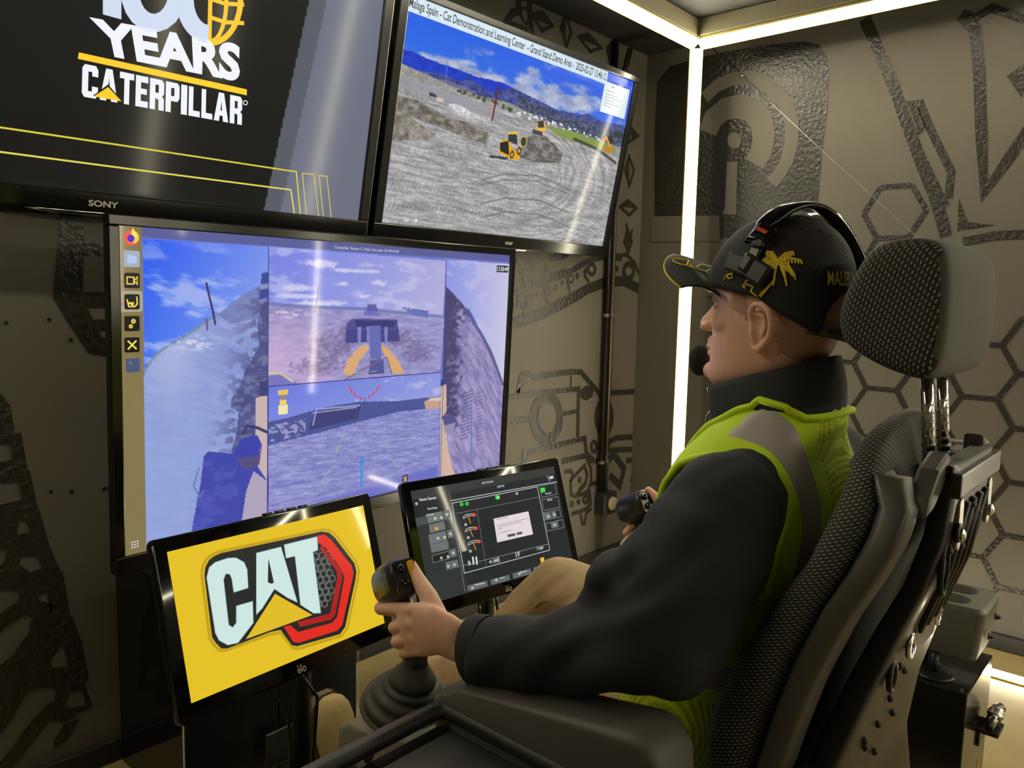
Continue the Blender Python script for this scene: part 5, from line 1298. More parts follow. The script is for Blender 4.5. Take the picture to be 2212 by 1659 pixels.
smooth_by_angle(q.done('cup_body', GREYP, cp), 35)
for xx, zz in ((.068, .070), (-.005, .042)):
    q = MB(); q.lathe([(.009, 0), (.009, .003), (.006, .004), (.006, .009), (.003, .012)], (xx, -.095, zz), (0, -1, 0), 12); q.done('fixing_screw', BLK, cp, True)
ped = empty('pedestal', (CX, CY, 0)); tag(ped, 'black sheet-metal pedestal box under the cup holder', 'pedestal')
PEDM = mat('pedestal_gloss', srgb(34, 32, 30), rough=.14, metal=.2, var=.05)
MB().box((-.165, -.09, 0), (.118, .19, .445), .003).done('metal_box', PEDM, ped)
q = MB(); q.lathe([(.010, .0), (.010, .052)], (-.105, -.005, .445), (0, 0, 1), 10); q.tube([(-.105, -.005, .478), (-.094, -.012, .466), (-.088, -.005, .45)], .006, 8); q.done('post', BLK, ped, True)
q = MB(); q.lathe([(.044, 0), (.046, .003), (.042, .006), (.012, .009)], (-.105, -.005, .4452), (0, 0, 1), 26); q.done('grommet_disc', BLK, ped, True)
MB().box((-.05, .02, .445), (.07, .15, .4948), .004).done('riser', BLKSAT, ped)
q = MB(); q.box((.0, -.135, .285), (.07, -.09, .297), .002); q.box((.0, -.096, .25), (.07, -.09, .297), .001); q.done('connector_bracket', BLKSAT, ped)
q = MB(); q.lathe([(.016, 0), (.016, .02), (.019, .02), (.019, .03), (.013, .03), (.013, .045)], (.05, -.112, .297), (.2, -.2, 1), 14); q.lathe([(.010, 0), (.010, .03), (.006, .03), (.006, .04)], (.015, -.112, .30), (-.2, -.3, 1), 12); q.lathe([(.012, 0), (.012, .03)], (.06, -.112, .325), (1, -.4, .1), 12); q.done('connector', STEEL, ped, True)
q = MB(); q.lathe([(.004, 0), (.004, .003)], (-.15, -.075, .4452), (0, 0, 1), 8); q.lathe([(.004, 0), (.004, .003)], (.105, -.075, .4452), (0, 0, 1), 8); q.done('rivet', STEEL, ped)
tri = MB(); tri.prism([(-.014, 0), (.014, 0), (0, .026)], (1, 0, 0), (0, 0, 1), (0, -1, 0), (.045, -.0901, .17), .0006); tri.done('warning_label', mat('label_orange', srgb(206, 140, 40), rough=.5), ped)

# ================================================================== FOOT DECK
fd = empty('foot_deck', (1.2, 1.5, 0)); tag(fd, 'black footrest deck with rivets and a knurled knob in front of the seat', 'footrest')
DK = mat('deck_black', srgb(22, 22, 21), rough=.5, var=.1, bump=.2, bscale=700)
MB().box((-.50, -.42, .0), (.42, .22, .062), .006).done('deck', DK, fd)
for k_ in range(9):
    for yy in (-.39, .19):
        q = MB(); q.lathe([(.005, 0), (.005, .0015), (.002, .003)], (-.46 + .105 * k_, yy, .062), (0, 0, 1), 8); q.done('rivet', STEEL, fd)
for k_ in range(5):
    q = MB(); q.lathe([(.005, 0), (.005, .0015), (.002, .003)], (-.48, -.30 + .11 * k_, .062), (0, 0, 1), 8); q.done('rivet', STEEL, fd)
kb = onZ(652, 1652, .12) - np.array((1.2, 1.5, 0))
q = MB(); q.lathe([(.042, .0), (.042, .03), (.036, .036), (.03, .036)], (kb[0], kb[1], .062), (0, 0, 1), 26); q.done('knob', STEEL, fd)
q = MB()
for k_ in range(10):
    a_ = 2 * math.pi * k_ / 10; c2, s2 = math.cos(a_), math.sin(a_)
    q.box((-.006, -.004, 0), (.006, .004, .026), .001, 1, np.array([[c2, -s2, 0], [s2, c2, 0], [0, 0, 1]]), (kb[0] + .043 * c2, kb[1] + .043 * s2, .065))
q.done('knob_grip', mat('knob_grip', srgb(96, 92, 76), rough=.35, metal=.3), fd)
for u_ in (-.13, .2):
    q = MB(); q.prism([(.016, .0), (.062, .28), (.074, .28), (.04, .0)], (0, 1, 0), (0, 0, 1), (1, 0, 0), (u_ - .05, .0, .0615), .10, .003); q.done('pedal', BLKSAT, fd)
gp = onZ(610, 1595, .13) 
MB().box((gp[0] - .05 - 1.2, gp[1] - 1.5 - .004, .0615), (gp[0] + .04 - 1.2, gp[1] - 1.5 + .004, .16), .003).done('green_plate', mat('green_plate', srgb(48, 62, 50), rough=.3, var=.1), fd)

# ================================================================== THE OPERATOR
from mathutils.bvhtree import BVHTree
UP = 1.22
def skinmat():
    m = mat('skin', srgb(222, 172, 146), rough=.5, var=.10, vscale=45, bump=.10, bscale=260, sss=.12, bdist=.001)
    return m
SKIN = skinmat()
person = empty('person', (UP, .55, 0)); tag(person, 'person seated in the operator seat, black jacket, lime safety vest and black cap', 'person')
PO = np.array((UP, .55, 0))
def rel(p): return np.array(p, float) - PO
def mir(p): return np.array((2 * UC - p[0], p[1], p[2]))
class PB(MB):
    """shape collector in room coordinates, stored relative to the person"""
    def limb(s, pts, rad, n=16, up=(0, 0, 1)): s.tube([rel(p) for p in pts], rad, n, True, up); s.ball(rel(pts[0]), rad[0] if not isinstance(rad[0], tuple) else min(rad[0])); s.ball(rel(pts[-1]), rad[-1] if not isinstance(rad[-1], tuple) else min(rad[-1])); return s
    def blob(s, c, r, M=None): s.ball(rel(c), r, M, 18, 12); return s
# ---------------------------------------------------------------- body: one continuous skin
B = PB()
HEAD = [(1.448, .545, .470, .028), (1.438, .570, .450, .044), (1.415, .594, .430, .058), (1.39, .607, .420, .066), (1.365, .616, .415, .071), (1.345, .622, .413, .074), (1.328, .616, .412, .0755), (1.31, .618, .413, .0755), (1.29, .620, .418, .074), (1.27, .622, .425, .0725), (1.25, .624, .435, .070), (1.232, .624, .450, .066), (1.216, .629, .470, .060), (1.203, .628, .495, .052), (1.192, .618, .520, .040), (1.186, .60, .545, .024)]
rings = []
for z_, vf_, vb_, a in HEAD:
    r_ = []
    for k_ in range(36):
        t_ = 2 * math.pi * k_ / 36; cs, sn = math.cos(t_), math.sin(t_)
        c_ = .505 if z_ > 1.24 else .505 + (1.24 - z_) * .9
        d_ = (vf_ - c_) if sn > 0 else (c_ - vb_)
        e = 2.35 if sn > 0 else 2.1
        w_ = a * (1 - (.16 if z_ < 1.33 else .05) * max(sn, 0) ** 2)
        r_.append(rel((UP + w_ * math.copysign(abs(cs) ** (2 / e), cs), c_ + d_ * math.copysign(abs(sn) ** (2 / e), sn), z_)))
    rings.append(r_)
B.loft(list(reversed(rings)))
# nose, brow, lips, chin, cheek bones
nose = []
for z_, v, w_ in ((1.338, .622, .008), (1.325, .628, .0085), (1.312, .638, .0095), (1.302, .648, .0115), (1.294, .652, .0135), (1.286, .648, .0145), (1.280, .636, .012)):
    nose.append([rel((UP + w_ * math.cos(t), .60 + (v - .60) * max(0, .35 + .65 * math.sin(t)) if math.sin(t) > 0 else .60, z_)) for t in np.linspace(0, 2 * math.pi, 14, endpoint=False)])
B.loft(list(reversed(nose)))
for s_ in (-1, 1):
    B.blob((UP + s_ * .013, .634, 1.287), (.0075, .011, .0075)); B.blob((UP + s_ * .024, .617, 1.352), (.024, .012, .008)); B.blob((UP + s_ * .036, .575, 1.298), (.026, .036, .026))
    B.blob((UP + s_ * .032, .600, 1.3335), (.016, .0125, .0075)); B.blob((UP + s_ * .032, .599, 1.321), (.015, .012, .006))
B.blob((UP, .622, 1.264), (.020, .010, .010)); B.blob((UP, .622, 1.2545), (.023, .0115, .0060)); B.blob((UP, .621, 1.2435), (.021, .0105, .0064)); B.blob((UP, .621, 1.214), (.022, .018, .016))
# ears
for s_ in (-1, 1):
    eu = UP + s_ * .076
    def ear(v, z_, o): return (eu + s_ * o, v - .008, z_)
    hel = [ear(.529, 1.300, .004), ear(.531, 1.316, .010), ear(.523, 1.326, .014), ear(.510, 1.327, .017), ear(.498, 1.318, .019), ear(.493, 1.300, .019), ear(.495, 1.283, .017), ear(.503, 1.270, .013), ear(.510, 1.262, .010)]
    B.limb(hel, [.0046, .005, .0052, .0054, .0054, .0052, .005, .005, .005], 8)
    B.limb([ear(.521, 1.312, .008), ear(.508, 1.310, .010), ear(.504, 1.295, .011), ear(.509, 1.282, .009)], [.004, .0045, .0045, .004], 8)
    B.limb([ear(.524, 1.262, .005), ear(.515, 1.257, .008), ear(.510, 1.264, .009)], [.006, .0065, .006], 8)
    B.limb([ear(.529, 1.300, .003), ear(.528, 1.284, .006), ear(.525, 1.266, .005)], [.005, .0055, .005], 8)
    B.blob((eu + s_ * .001, .504, 1.292), (.006, .018, .033))
# neck and core
B.limb([(UP, .512, 1.245), (UP, .490, 1.20), (UP, .468, 1.14), (UP, .485, 1.08)], [(.058, .066), (.058, .062), (.062, .062), (.07, .07)], 20, (1, 0, 0))
B.limb([(UP, .485, 1.08), (UP, .53, .90), (UP, .56, .68)], [(.10, .08), (.11, .08), (.12, .08)], 20, (1, 0, 0))
WR = (.858, .848, .771)
for side in (-1, 1):
    f_ = (lambda p: p) if side < 0 else mir
    B.limb([f_(p) for p in ((UP - .10, .49, 1.05), (1.0, .505, .98), (.915, .54, .855), (.875, .70, .80), (.862, .80, .783), WR)], [.05, .045, .04, .038, (.027, .033), (.024, .032)], 16)
    def hp(px, py, u): return f_(onX(px, py, u))
    # palm
    pal = [(f_(WR), .024, .031), (hp(965, 1372, .845), .0225, .036), (hp(935, 1362, .835), .0215, .043), (hp(910, 1360, .828), .019, .0455), (hp(888, 1360, .826), .0165, .045), (hp(874, 1360, .830), .013, .043)]
    upv = (np.array(hp(905, 1312, .826)) - np.array(hp(912, 1408, .830))); upv /= np.linalg.norm(upv)
    B.tube([rel(p[0]) for p in pal], [(p[2], p[1]) for p in pal], 22, True, tuple(upv))
    def fing(l, r): B.limb([hp(*q) for q in l], r, 12)
    if side < 0: fing([(893, 1318, .823), (850, 1314, .830), (821, 1313, .838), (822, 1317, .862), (846, 1322, .886)], [.0125, .0112, .0112, .0098, .0086])
    else: fing([(893, 1318, .823), (872, 1320, .826), (856, 1323, .836), (858, 1326, .862), (880, 1328, .886)], [.0125, .0115, .0112, .0098, .0086])
    fing([(893, 1346, .819), (868, 1350, .824), (852, 1355, .834), (854, 1359, .862), (880, 1362, .889)], [.0128, .0118, .0116, .0104, .009])
    fing([(898, 1376, .820), (872, 1381, .826), (857, 1386, .836), (859, 1390, .862), (884, 1391, .886)], [.0124, .0112, .011, .0098, .0086])
    fing([(910, 1402, .824), (885, 1407, .831), (872, 1411, .840), (874, 1414, .860), (895, 1413, .878)], [.011, .0098, .0096, .0088, .0078])
    fing([(958, 1360, .842), (938, 1318, .846), (925, 1288, .850), (906, 1256, .853), (889, 1222, .858)], [.019, .0175, .0160, .0128, .0098])
    B.blob(hp(925, 1325, .838), (.017, .024, .020))
# legs under the trousers
for side in (-1, 1):
    s0 = UP + side * .07
    kn = (1.08, 1.05, .575) if side < 0 else (1.405, 1.08, .665); an = (1.085, 1.43, .225) if side < 0 else (1.40, 1.43, .225)
    B.limb([(UP, .58, .66), (s0, .62, .62), tuple((np.array((s0, .62, .62)) + np.array(kn)) / 2), kn, tuple((np.array(kn) + np.array(an)) / 2), an, (an[0], an[1] + .03, an[2] - .06)], [.08, .07, .055, .045, .042, .035, .03], 14)
body = fuse(B, 'body', .0024, 7, .5, SKIN, person)
BODY_BVH = BVHTree.FromPolygons([tuple(v.co) for v in body.data.vertices], [tuple(p.vertices) for p in body.data.polygons])
# eyes
for s_ in (-1, 1):
    q = PB(); q.blob((UP + s_ * .032, .5975, 1.3275), .0122); q.done('eyeball', mat('eye_white', srgb(226, 220, 210), rough=.15, var=.03), person, True)
    q = PB(); q.lathe([(.0055, 0), (.0055, .001), (.002, .0022)], rel((UP + s_ * .032, .6085, 1.3275)), (0, 1, 0), 14); q.done('iris', mat('iris', srgb(70, 80, 84), rough=.1, var=.1), person, True)
    q = PB()
    for k_ in range(7): 
        a = (k_ - 3) * .0035; q.tube([rel((UP + s_ * .033 + a, .615 - abs(a) * .5, 1.334)), rel((UP + s_ * .033 + a * 1.25 , .624 - abs(a) * .6, 1.338))], [.0006, .0003], 4)
    q.done('eyelash', mat('lash', srgb(60, 44, 30), rough=.6), person)
    q = PB(); q.limb([(UP + s_ * .012, .629, 1.352), (UP + s_ * .028, .625, 1.357), (UP + s_ * .046, .606, 1.352)], [.0035, .004, .0025], 8); q.done('eyebrow', mat('brow_hair', srgb(110, 88, 62), rough=.8), person, True)
# cropped hair: a thin shell over the sides and back of the skull
me = body.data
co = np.array([v.co[:] for v in me.vertices]) + PO; no = np.array([v.normal[:] for v in me.vertices])
nz_ = np.array([mnoise.noise(Vector(c * 420)) for c in co]) * .006 + np.array([mnoise.noise(Vector(c * 90)) for c in co]) * .005
hairm = (co[:, 2] > 1.232 + nz_ + np.clip((co[:, 1] - .43) * .35, 0, .03)) & (co[:, 1] < .487 + nz_) & (np.abs(co[:, 0] - UP) < .082) & (co[:, 2] < 1.42)
hairm |= (co[:, 2] > 1.300 + nz_ + (co[:, 1] - .535) * .8) & (co[:, 1] > .532) & (co[:, 1] < .566 + nz_) & (np.abs(co[:, 0] - UP) > .05) & (co[:, 2] < 1.36)
fs = [tuple(p.vertices) for p in me.polygons if all(hairm[i] for i in p.vertices)]
used = sorted(set(i for f in fs for i in f)); mp_ = {i: k_ for k_, i in enumerate(used)}
HAIRM = mat('cropped_hair', srgb(150, 122, 96), rough=.8, var=.4, vscale=500, bump=.6, bscale=1500, alpha=.38)
obj('hair', mesh_of('hair', [co[i] - PO + no[i] * .0011 for i in used], [tuple(mp_[i] for i in f) for f in fs]), HAIRM, person, True)

# ---------------------------------------------------------------- jacket
JK = mat('jacket_softshell', srgb(27, 28, 32), rough=.8, var=.12, vscale=14, bump=.15, bscale=1200)
TOR = [(.55, .60, .172, .128), (.66, .585, .172, .128), (.78, .56, .170, .128), (.88, .545, .176, .130), (.97, .53, .186, .130), (1.03, .518, .186, .122), (1.065, .511, .175, .111), (1.09, .505, .156, .097), (1.115, .50, .132, .083), (1.14, .49, .102, .070), (1.165, .480, .080, .064), (1.20, .473, .074, .062)]
def tring(z_, grow_=0.0, n=48):
    c_, a, d_ = ip(z_, TOR); a += grow_; d_ += grow_; out = []
    for k_ in range(n):
        t_ = 2 * math.pi * k_ / n; cs, sn = math.cos(t_), math.sin(t_)
        o = d_ * math.copysign(abs(sn) ** (2 / 2.5), sn)
        out.append((UP + a * math.copysign(abs(cs) ** (2 / 2.5), cs), c_ + o, z_ + .18 * o))
    return out
J = PB()
J.loft([[rel(p) for p in tring(z_)] for z_ in np.linspace(.55, 1.20, 40)])
ARM = [((1.12, .50, 1.05), .070), ((1.055, .502, 1.03), .080), ((1.0, .507, .985), .094), ((.955, .518, .92), .090), ((.918, .542, .858), .074), ((.888, .63, .826), .064), ((.875, .72, .794), .058), ((.868, .785, .778), .054), ((.866, .812, .772), .053)]
for side in (-1, 1):
    f_ = (lambda p: p) if side < 0 else mir
    P = [np.array(f_(p)) for p, r in ARM]
    # finer path
    tt = np.linspace(0, len(P) - 1, 40)
    path = [np.array([np.interp(t_, range(len(P)), [p[k_] for p in P]) for k_ in range(3)]) for t_ in tt]
    path = [(path[max(i - 1, 0)] + path[i] * 2 + path[min(i + 1, 39)]) / 4 for i in range(40)]
    rad = [np.interp(t_, range(len(P)), [r for p, r in ARM]) for t_ in tt]
    J.tube([rel(p) for p in path], rad, 24)
    J.blob(f_((1.03, .50, 1.03)), .085)
    J.blob(f_((.925, .515, .85)), .066); J.blob(f_((.935, .562, .900)), .068); J.blob(f_((.96, .555, .945)), .070); J.blob(f_((.925, .605, .868)), .060); J.blob(f_((.945, .598, .915)), .060)
jk = fuse(J, 'jacket', .0055, 8, .5, JK, person)
# cloth folds
me = jk.data; n_ = len(me.vertices)
co = np.empty(n_ * 3, np.float32); me.vertices.foreach_get('co', co); co = co.reshape(-1, 3); no = np.array([v.normal[:] for v in me.vertices])
for i in range(n_):
    c = co[i] + PO
    el = math.exp(-((c[1] - .56) ** 2 + (c[2] - .87) ** 2) / .012)
    w_ = mnoise.noise(Vector((c[0] * 6, c[1] * 7 + c[2] * 9, c[2] * 16 - c[1] * 13)))
    w2 = mnoise.noise(Vector((c[0] * 9 + 5, (c[1] * .9 + c[2]) * 22, (c[2] - c[1]) * 5)))
    co[i] += no[i] * (w_ * .006 + w2 * (.005 + .012 * el))
me.vertices.foreach_set('co', co.ravel()); me.update()
# cuff band and stand-up collar
for side in (-1, 1):
    f_ = (lambda p: p) if side < 0 else mir
    q = PB(); a, b = np.array((.8665, .797, .776)), np.array((.8645, .830, .7675)); ax = (b - a) / np.linalg.norm(b - a)
    rr = []
    for t_, r in ((0, .0545), (.3, .0565), (.92, .0565), (1, .0545), (1.0, .050), (.5, .048)):
        c_ = a + (b - a) * t_
        s1 = np.cross(ax, (0, 0, 1)); s1 /= np.linalg.norm(s1); s2 = np.cross(s1, ax)
        rr.append([rel(f_(c_ + s1 * r * .88 * math.cos(p) + s2 * r * math.sin(p))) for p in np.linspace(0, 2 * math.pi, 30, endpoint=False)])
    q.loft(rr, True, False); q.done('cuff', JK, jk, True)
col_ = []
def cring(t_, off=0.0, n=44):
    """t 0 at the base, 1 at the top edge; opens at the front"""
    out = []
    for k_ in range(n):
        an_ = math.radians(-262 + 344 * k_ / (n - 1)) + 0.0          # gap at the front (+v)
        cs, sn = math.cos(an_), math.sin(an_)
        a = .094 * (1 - t_) + .076 * t_ + off; fb = (.100 * (1 - t_) + .128 * t_ if sn > 0 else .092 * (1 - t_) + .080 * t_) + off
        zz = (1.140 - .035 * sn) * (1 - t_) + (1.218 - .034 * sn + .008 * (1 - abs(sn))) * t_
        out.append(rel((UP + a * cs, .497 + fb * math.copysign(abs(sn) ** .9, sn), zz)))
    return out
rows = [cring(t_, .004 * math.sin(t_ * 3.1)) for t_ in np.linspace(0, 1, 9)] + [cring(t_, -.004) for t_ in np.linspace(1, .3, 6)]
q = PB(); q.loft(rows, False, False); q.done('collar', JK, jk, True)
zp = cring(.9)[0]; 
q = PB(); q.tube([cring(t_, .002)[0] for t_ in np.linspace(0, 1, 8)], .002, 6); q.done('zipper', STEEL, jk, True)
z1 = np.array(cring(.55, .004)[0]); q = PB(); q.tube([z1, z1 + [-.004, .006, -.012], z1 + [-.004, .008, -.03]], [.0015, .0022, .003], 6); q.done('zip_pull', STEEL, jk, True)

# ---------------------------------------------------------------- safety vest
LIME = mat('vest_lime', srgb(196, 226, 20), rough=.7, var=.06, vscale=40, bump=.2, bscale=1500)
SILV = mat('vest_reflective', srgb(176, 168, 164), rough=.38, metal=.25, var=.06)
def netmat():
    m = bpy.data.materials.new('vest_net'); m.use_nodes = True
    nt = m.node_tree; N = nt.nodes; L = nt.links; b = N['Principled BSDF']
    b.inputs['Base Color'].default_value = srgb(200, 222, 18); b.inputs['Roughness'].default_value = .7
    tc = N.new('ShaderNodeTexCoord'); vo = N.new('ShaderNodeTexVoronoi'); vo.inputs['Scale'].default_value = 320; vo.inputs['Randomness'].default_value = .25
    L.new(tc.outputs['Object'], vo.inputs['Vector'])
    cmp_ = N.new('ShaderNodeMath'); cmp_.operation = 'GREATER_THAN'; cmp_.inputs[1].default_value = .34
    L.new(vo.outputs['Distance'], cmp_.inputs[0]); L.new(cmp_.outputs[0], b.inputs['Alpha'])
    return m
NET = netmat()
vest = empty('safety_vest', (0, 0, 0)); vest.parent = person
GV = .011
def tsurf(z_, du, sgn, g=GV):
    c_, a, d_ = ip(z_, TOR); a += g; d_ += g
    k_ = min(abs(du) / a, 1.0)
    o = sgn * d_ * (1 - k_ ** 2.5) ** (1 / 2.5)
    return np.array((UP + du, c_ + o, z_ + .18 * o))
ZA = .925                                    # armpit level
zz_ = np.linspace(ZA, 1.205, 240); aa_ = np.array([ip(z_, TOR)[1] + GV for z_ in zz_])
def strip_upper(d0, d1, nu, m, name, zf=None, zb=None, jr=(-1, 1)):
    us_ = np.linspace(d0, d1, nu + 1); nj = 70; V = []; ok = []; Fc = []
    for du in us_:
        ins = np.where(aa_ >= max(abs(du), .0895) - 1e-6)[0]; zt_ = zz_[ins[-1]]
        for j in range(-nj, nj + 1):
            f = abs(j) / nj; z_ = ZA + (zt_ - ZA) * math.sqrt(max(0, 1 - f ** 2.2)); z_ = min(z_, zt_)
            p = tsurf(z_, du, 1 if j < 0 else -1)
            V.append(rel(p)); lim = (zf if j < 0 else zb)
            ok.append((lim is None or p[2] < lim(abs(du))) and jr[0] * nj - .5 <= j <= jr[1] * nj + .5 and not (abs(du) < .0595 and j == 0))
    w_ = 2 * nj + 1
    for i in range(nu):
        for j in range(w_ - 1):
            q_ = (i * w_ + j, i * w_ + j + 1, (i + 1) * w_ + j + 1, (i + 1) * w_ + j)
            if all(ok[t_] for t_ in q_): Fc.append(q_)
    return obj(name, mesh_of(name, V, Fc), m, vest, True)
zf = lambda d: 1.21 if d > .0595 else .98 + .15 * (d / .060)
zb = lambda d: 1.215
EDGES = [(.140, .164, LIME, 'edge_binding', 3), (.130, .140, LIME, 'solid_band', 2), (.090, .130, SILV, 'reflective_stripe', 6), (.060, .090, LIME, 'solid_band', 3)]
for s_ in (-1, 1):
    for d0, d1, m, nm, nu in EDGES:
        if m is SILV:
            strip_upper(s_ * d0, s_ * d1, nu, LIME, 'front_panel', zf, zb, (-1, -.2)); strip_upper(s_ * d0, s_ * d1, nu, m, nm, zf, zb, (-.2, 1))
        else: strip_upper(s_ * d0, s_ * d1, nu, m, nm, zf, zb)
strip_upper(-.060, .060, 16, NET, 'net_panel', zf, zb)
# lower body of the vest: full rings, banded by height
def band(z0, z1, m, name, nz=4, g=GV):
    rows = [[rel(p) for p in tring(z_, g + .004 * math.sin(z_ * 40), 90)] for z_ in np.linspace(z0, z1, nz + 1)]
    q = PB(); q.loft(rows, True, False); return q.done(name, m, vest, True)
band(.56, .592, LIME, 'hem_binding'); band(.592, .735, NET, 'net_panel', 10); band(.735, .757, LIME, 'solid_band'); band(.757, .805, SILV, 'reflective_stripe'); band(.805, .83, LIME, 'solid_band'); band(.83, ZA + .005, NET, 'net_panel', 8)
# rolled binding along armholes and neck
def bind(pts, r, name, m=LIME): 
    q = PB(); q.tube([rel(p) for p in pts], (r * .5, r), 8) if False else q.tube([rel(p) for p in pts], r, 8); q.done(name, m, vest, True)
for s_ in (-1, 1):
    pts = []; du = s_ * .162; zt_ = zz_[np.where(aa_ >= abs(du) - 1e-6)[0][-1]]
    for j in np.linspace(-1, 1, 60):
        z_ = ZA + (zt_ - ZA) * math.sqrt(max(0, 1 - abs(j) ** 2.2)); pts.append(tsurf(z_, du, 1 if j < 0 else -1, GV + .002))
    lowp = [np.array((UP + s_ * (ip(ZA, TOR)[1] + GV) * 1.0, pts[0][1] * (1 - t_) + pts[-1][1] * t_, ZA - .01 + .03 * (2 * t_ - 1) ** 2)) for t_ in (.85, .6, .4, .15)]
    bind(pts + lowp + [pts[0]], .0065, 'armhole_binding')
    npt = [tsurf(z_, s_ * .088 * (z_ - .98) / .15, 1, GV + .002) for z_ in np.linspace(1.0, 1.118, 14)]
    zt_ = zz_[np.where(aa_ >= .0885)[0][-1]]
    top = [tsurf(ZA + (zt_ - ZA) * math.sqrt(max(0, 1 - abs(j) ** 2.2)), s_ * .089, 1 if j < 0 else -1, GV + .002) for j in np.linspace(-.58, .16, 20)]
    NB = globals().setdefault('NECKP', {}); NB[s_] = npt + top
nk = NECKP[-1] + [tsurf(1.168 + .014 * (1 - (d / .088) ** 2), d, -1, GV + .003) for d in np.linspace(-.080, .080, 12)] + NECKP[1][::-1]
bind(nk, .0060, 'neck_binding')

# ---------------------------------------------------------------- trousers and shoes
KH = mat('khaki_twill', srgb(168, 142, 104), rough=.85, var=.12, vscale=25, bump=.25, bscale=900)
T = PB()
T.blob((UP, .60, .62), (.165, .13, .10))
T.limb([(1.30, .66, .61), (1.36, .86, .655), (1.405, 1.075, .664)], [.092, .086, .068], 18); T.limb([(1.405, 1.075, .664), (1.405, 1.16, .575), (1.403, 1.28, .42), (1.40, 1.40, .27)], [.067, .070, .064, .058], 18)
T.limb([(1.14, .66, .60), (1.10, .85, .585), (1.08, 1.05, .572)], [.092, .082, .066], 18); T.limb([(1.08, 1.05, .572), (1.08, 1.16, .49), (1.082, 1.28, .385), (1.085, 1.40, .265)], [.064, .064, .062, .060], 18)
tr_ = fuse(T, 'trousers', .006, 6, .5, KH, person)
me = tr_.data; n_ = len(me.vertices); co = np.empty(n_ * 3, np.float32); me.vertices.foreach_get('co', co); co = co.reshape(-1, 3); no = np.array([v.normal[:] for v in me.vertices])
for i in range(n_):
    c = co[i]; co[i] += no[i] * (mnoise.noise(Vector((c[0] * 26, c[1] * 10, c[2] * 6))) * .006 + mnoise.noise(Vector((c[0] * 10, c[1] * 30 + c[2] * 30, c[2] * 12))) * .004)
me.vertices.foreach_set('co', co.ravel()); me.update()
# knee seam
tb_ = BVHTree.FromPolygons([tuple(v.co) for v in me.vertices], [tuple(p.vertices) for p in me.polygons])
def cast(bvh, px, py, lift=.001):
    d = ray(px, py); d = d / np.linalg.norm(d)
    h = bvh.ray_cast(Vector(CAM - PO), Vector(d))
    if h[0] is None: return None
    nn = np.array(h[1]); nn = -nn if nn @ d > 0 else nn
    return np.array(h[0]) + nn * lift
seam = [cast(tb_, a, b) for a, b in zc(1060, 1080, .1537, [(630, 1510), (700, 1440), (800, 1410), (900, 1440), (1000, 1510), (1100, 1600)])]
seam = [p for p in seam if p is not None]
if len(seam) > 2: q = PB(); q.tube(seam, .0018, 6); q.done('knee_seam', mat('seam_thread', srgb(140, 112, 72), rough=.8), tr_, True)
SUE = mat('shoe_suede', srgb(176, 154, 104), rough=.85, var=.2, vscale=30, bump=.2, bscale=600); SOLE = mat('shoe_sole', srgb(112, 96, 72), rough=.7, var=.15)
for cu in (1.075, 1.40):
    ax = np.array((0, .16, .98)); ax /= np.linalg.norm(ax); tn = np.array((0, -.98, .16)); tn /= np.linalg.norm(tn)
    h0 = np.array((cu, 1.497, .078))
    def srg(t_, w_, top, bot): return [rel(h0 + ax * t_ + np.array((w_ * math.copysign(abs(math.cos(p)) ** .8, math.cos(p)), 0, 0)) + tn * ((bot + top) / 2 + (top - bot) / 2 * math.copysign(abs(math.sin(p)) ** .8, math.sin(p)))) for p in np.linspace(0, 2 * math.pi, 24, endpoint=False)]
    sh = PB(); sh.loft([srg(-.015, .022, .07, .012), srg(-.008, .034, .095, .006), (srg(.02, .040, .110, .004)), srg(.08, .042, .108, .004), srg(.13, .046, .085, .004), srg(.18, .052, .066, .004), srg(.22, .052, .058, .004), srg(.25, .046, .048, .005), srg(.268, .034, .038, .007), srg(.276, .016, .026, .010)])
    so = sh.done('shoe', SUE, person, True)
    sh = PB(); sh.loft([[rel(h0 + ax * a + np.array((b, 0, 0)) + tn * o) for a, b in [(-.018 + .0, -.02), (.0, -.038), (.06, -.040), (.13, -.048), (.19, -.056), (.23, -.054), (.262, -.042), (.282, -.018), (.282, .018), (.262, .042), (.23, .054), (.19, .056), (.13, .048), (.06, .040), (.0, .038), (-.018, .02)]] for o in (-.014, .012)]); sh.done('sole', SOLE, so, False)
    q = PB()
    for k_ in range(3):
        a = .095 + .022 * k_
        q.tube([rel(h0 + ax * a + np.array((-.026, 0, 0)) + tn * (.096 - .018 * k_)), rel(h0 + ax * (a + .006) + tn * (.110 - .018 * k_)), rel(h0 + ax * a + np.array((.026, 0, 0)) + tn * (.096 - .018 * k_))], .0025, 6)
    q.tube([rel(h0 + ax * .10 + np.array((0, 0, 0)) + tn * .112), rel(h0 + ax * .13 + np.array((.02, 0, 0)) + tn * .10), rel(h0 + ax * .135 + np.array((.04, 0, 0)) + tn * .085), rel(h0 + ax * .11 + np.array((.045, 0, 0)) + tn * .088), rel(h0 + ax * .10 + tn * .112)], .0022, 6)
    q.done('lace', mat('lace_brown', srgb(74, 56, 34), rough=.7), so, True)

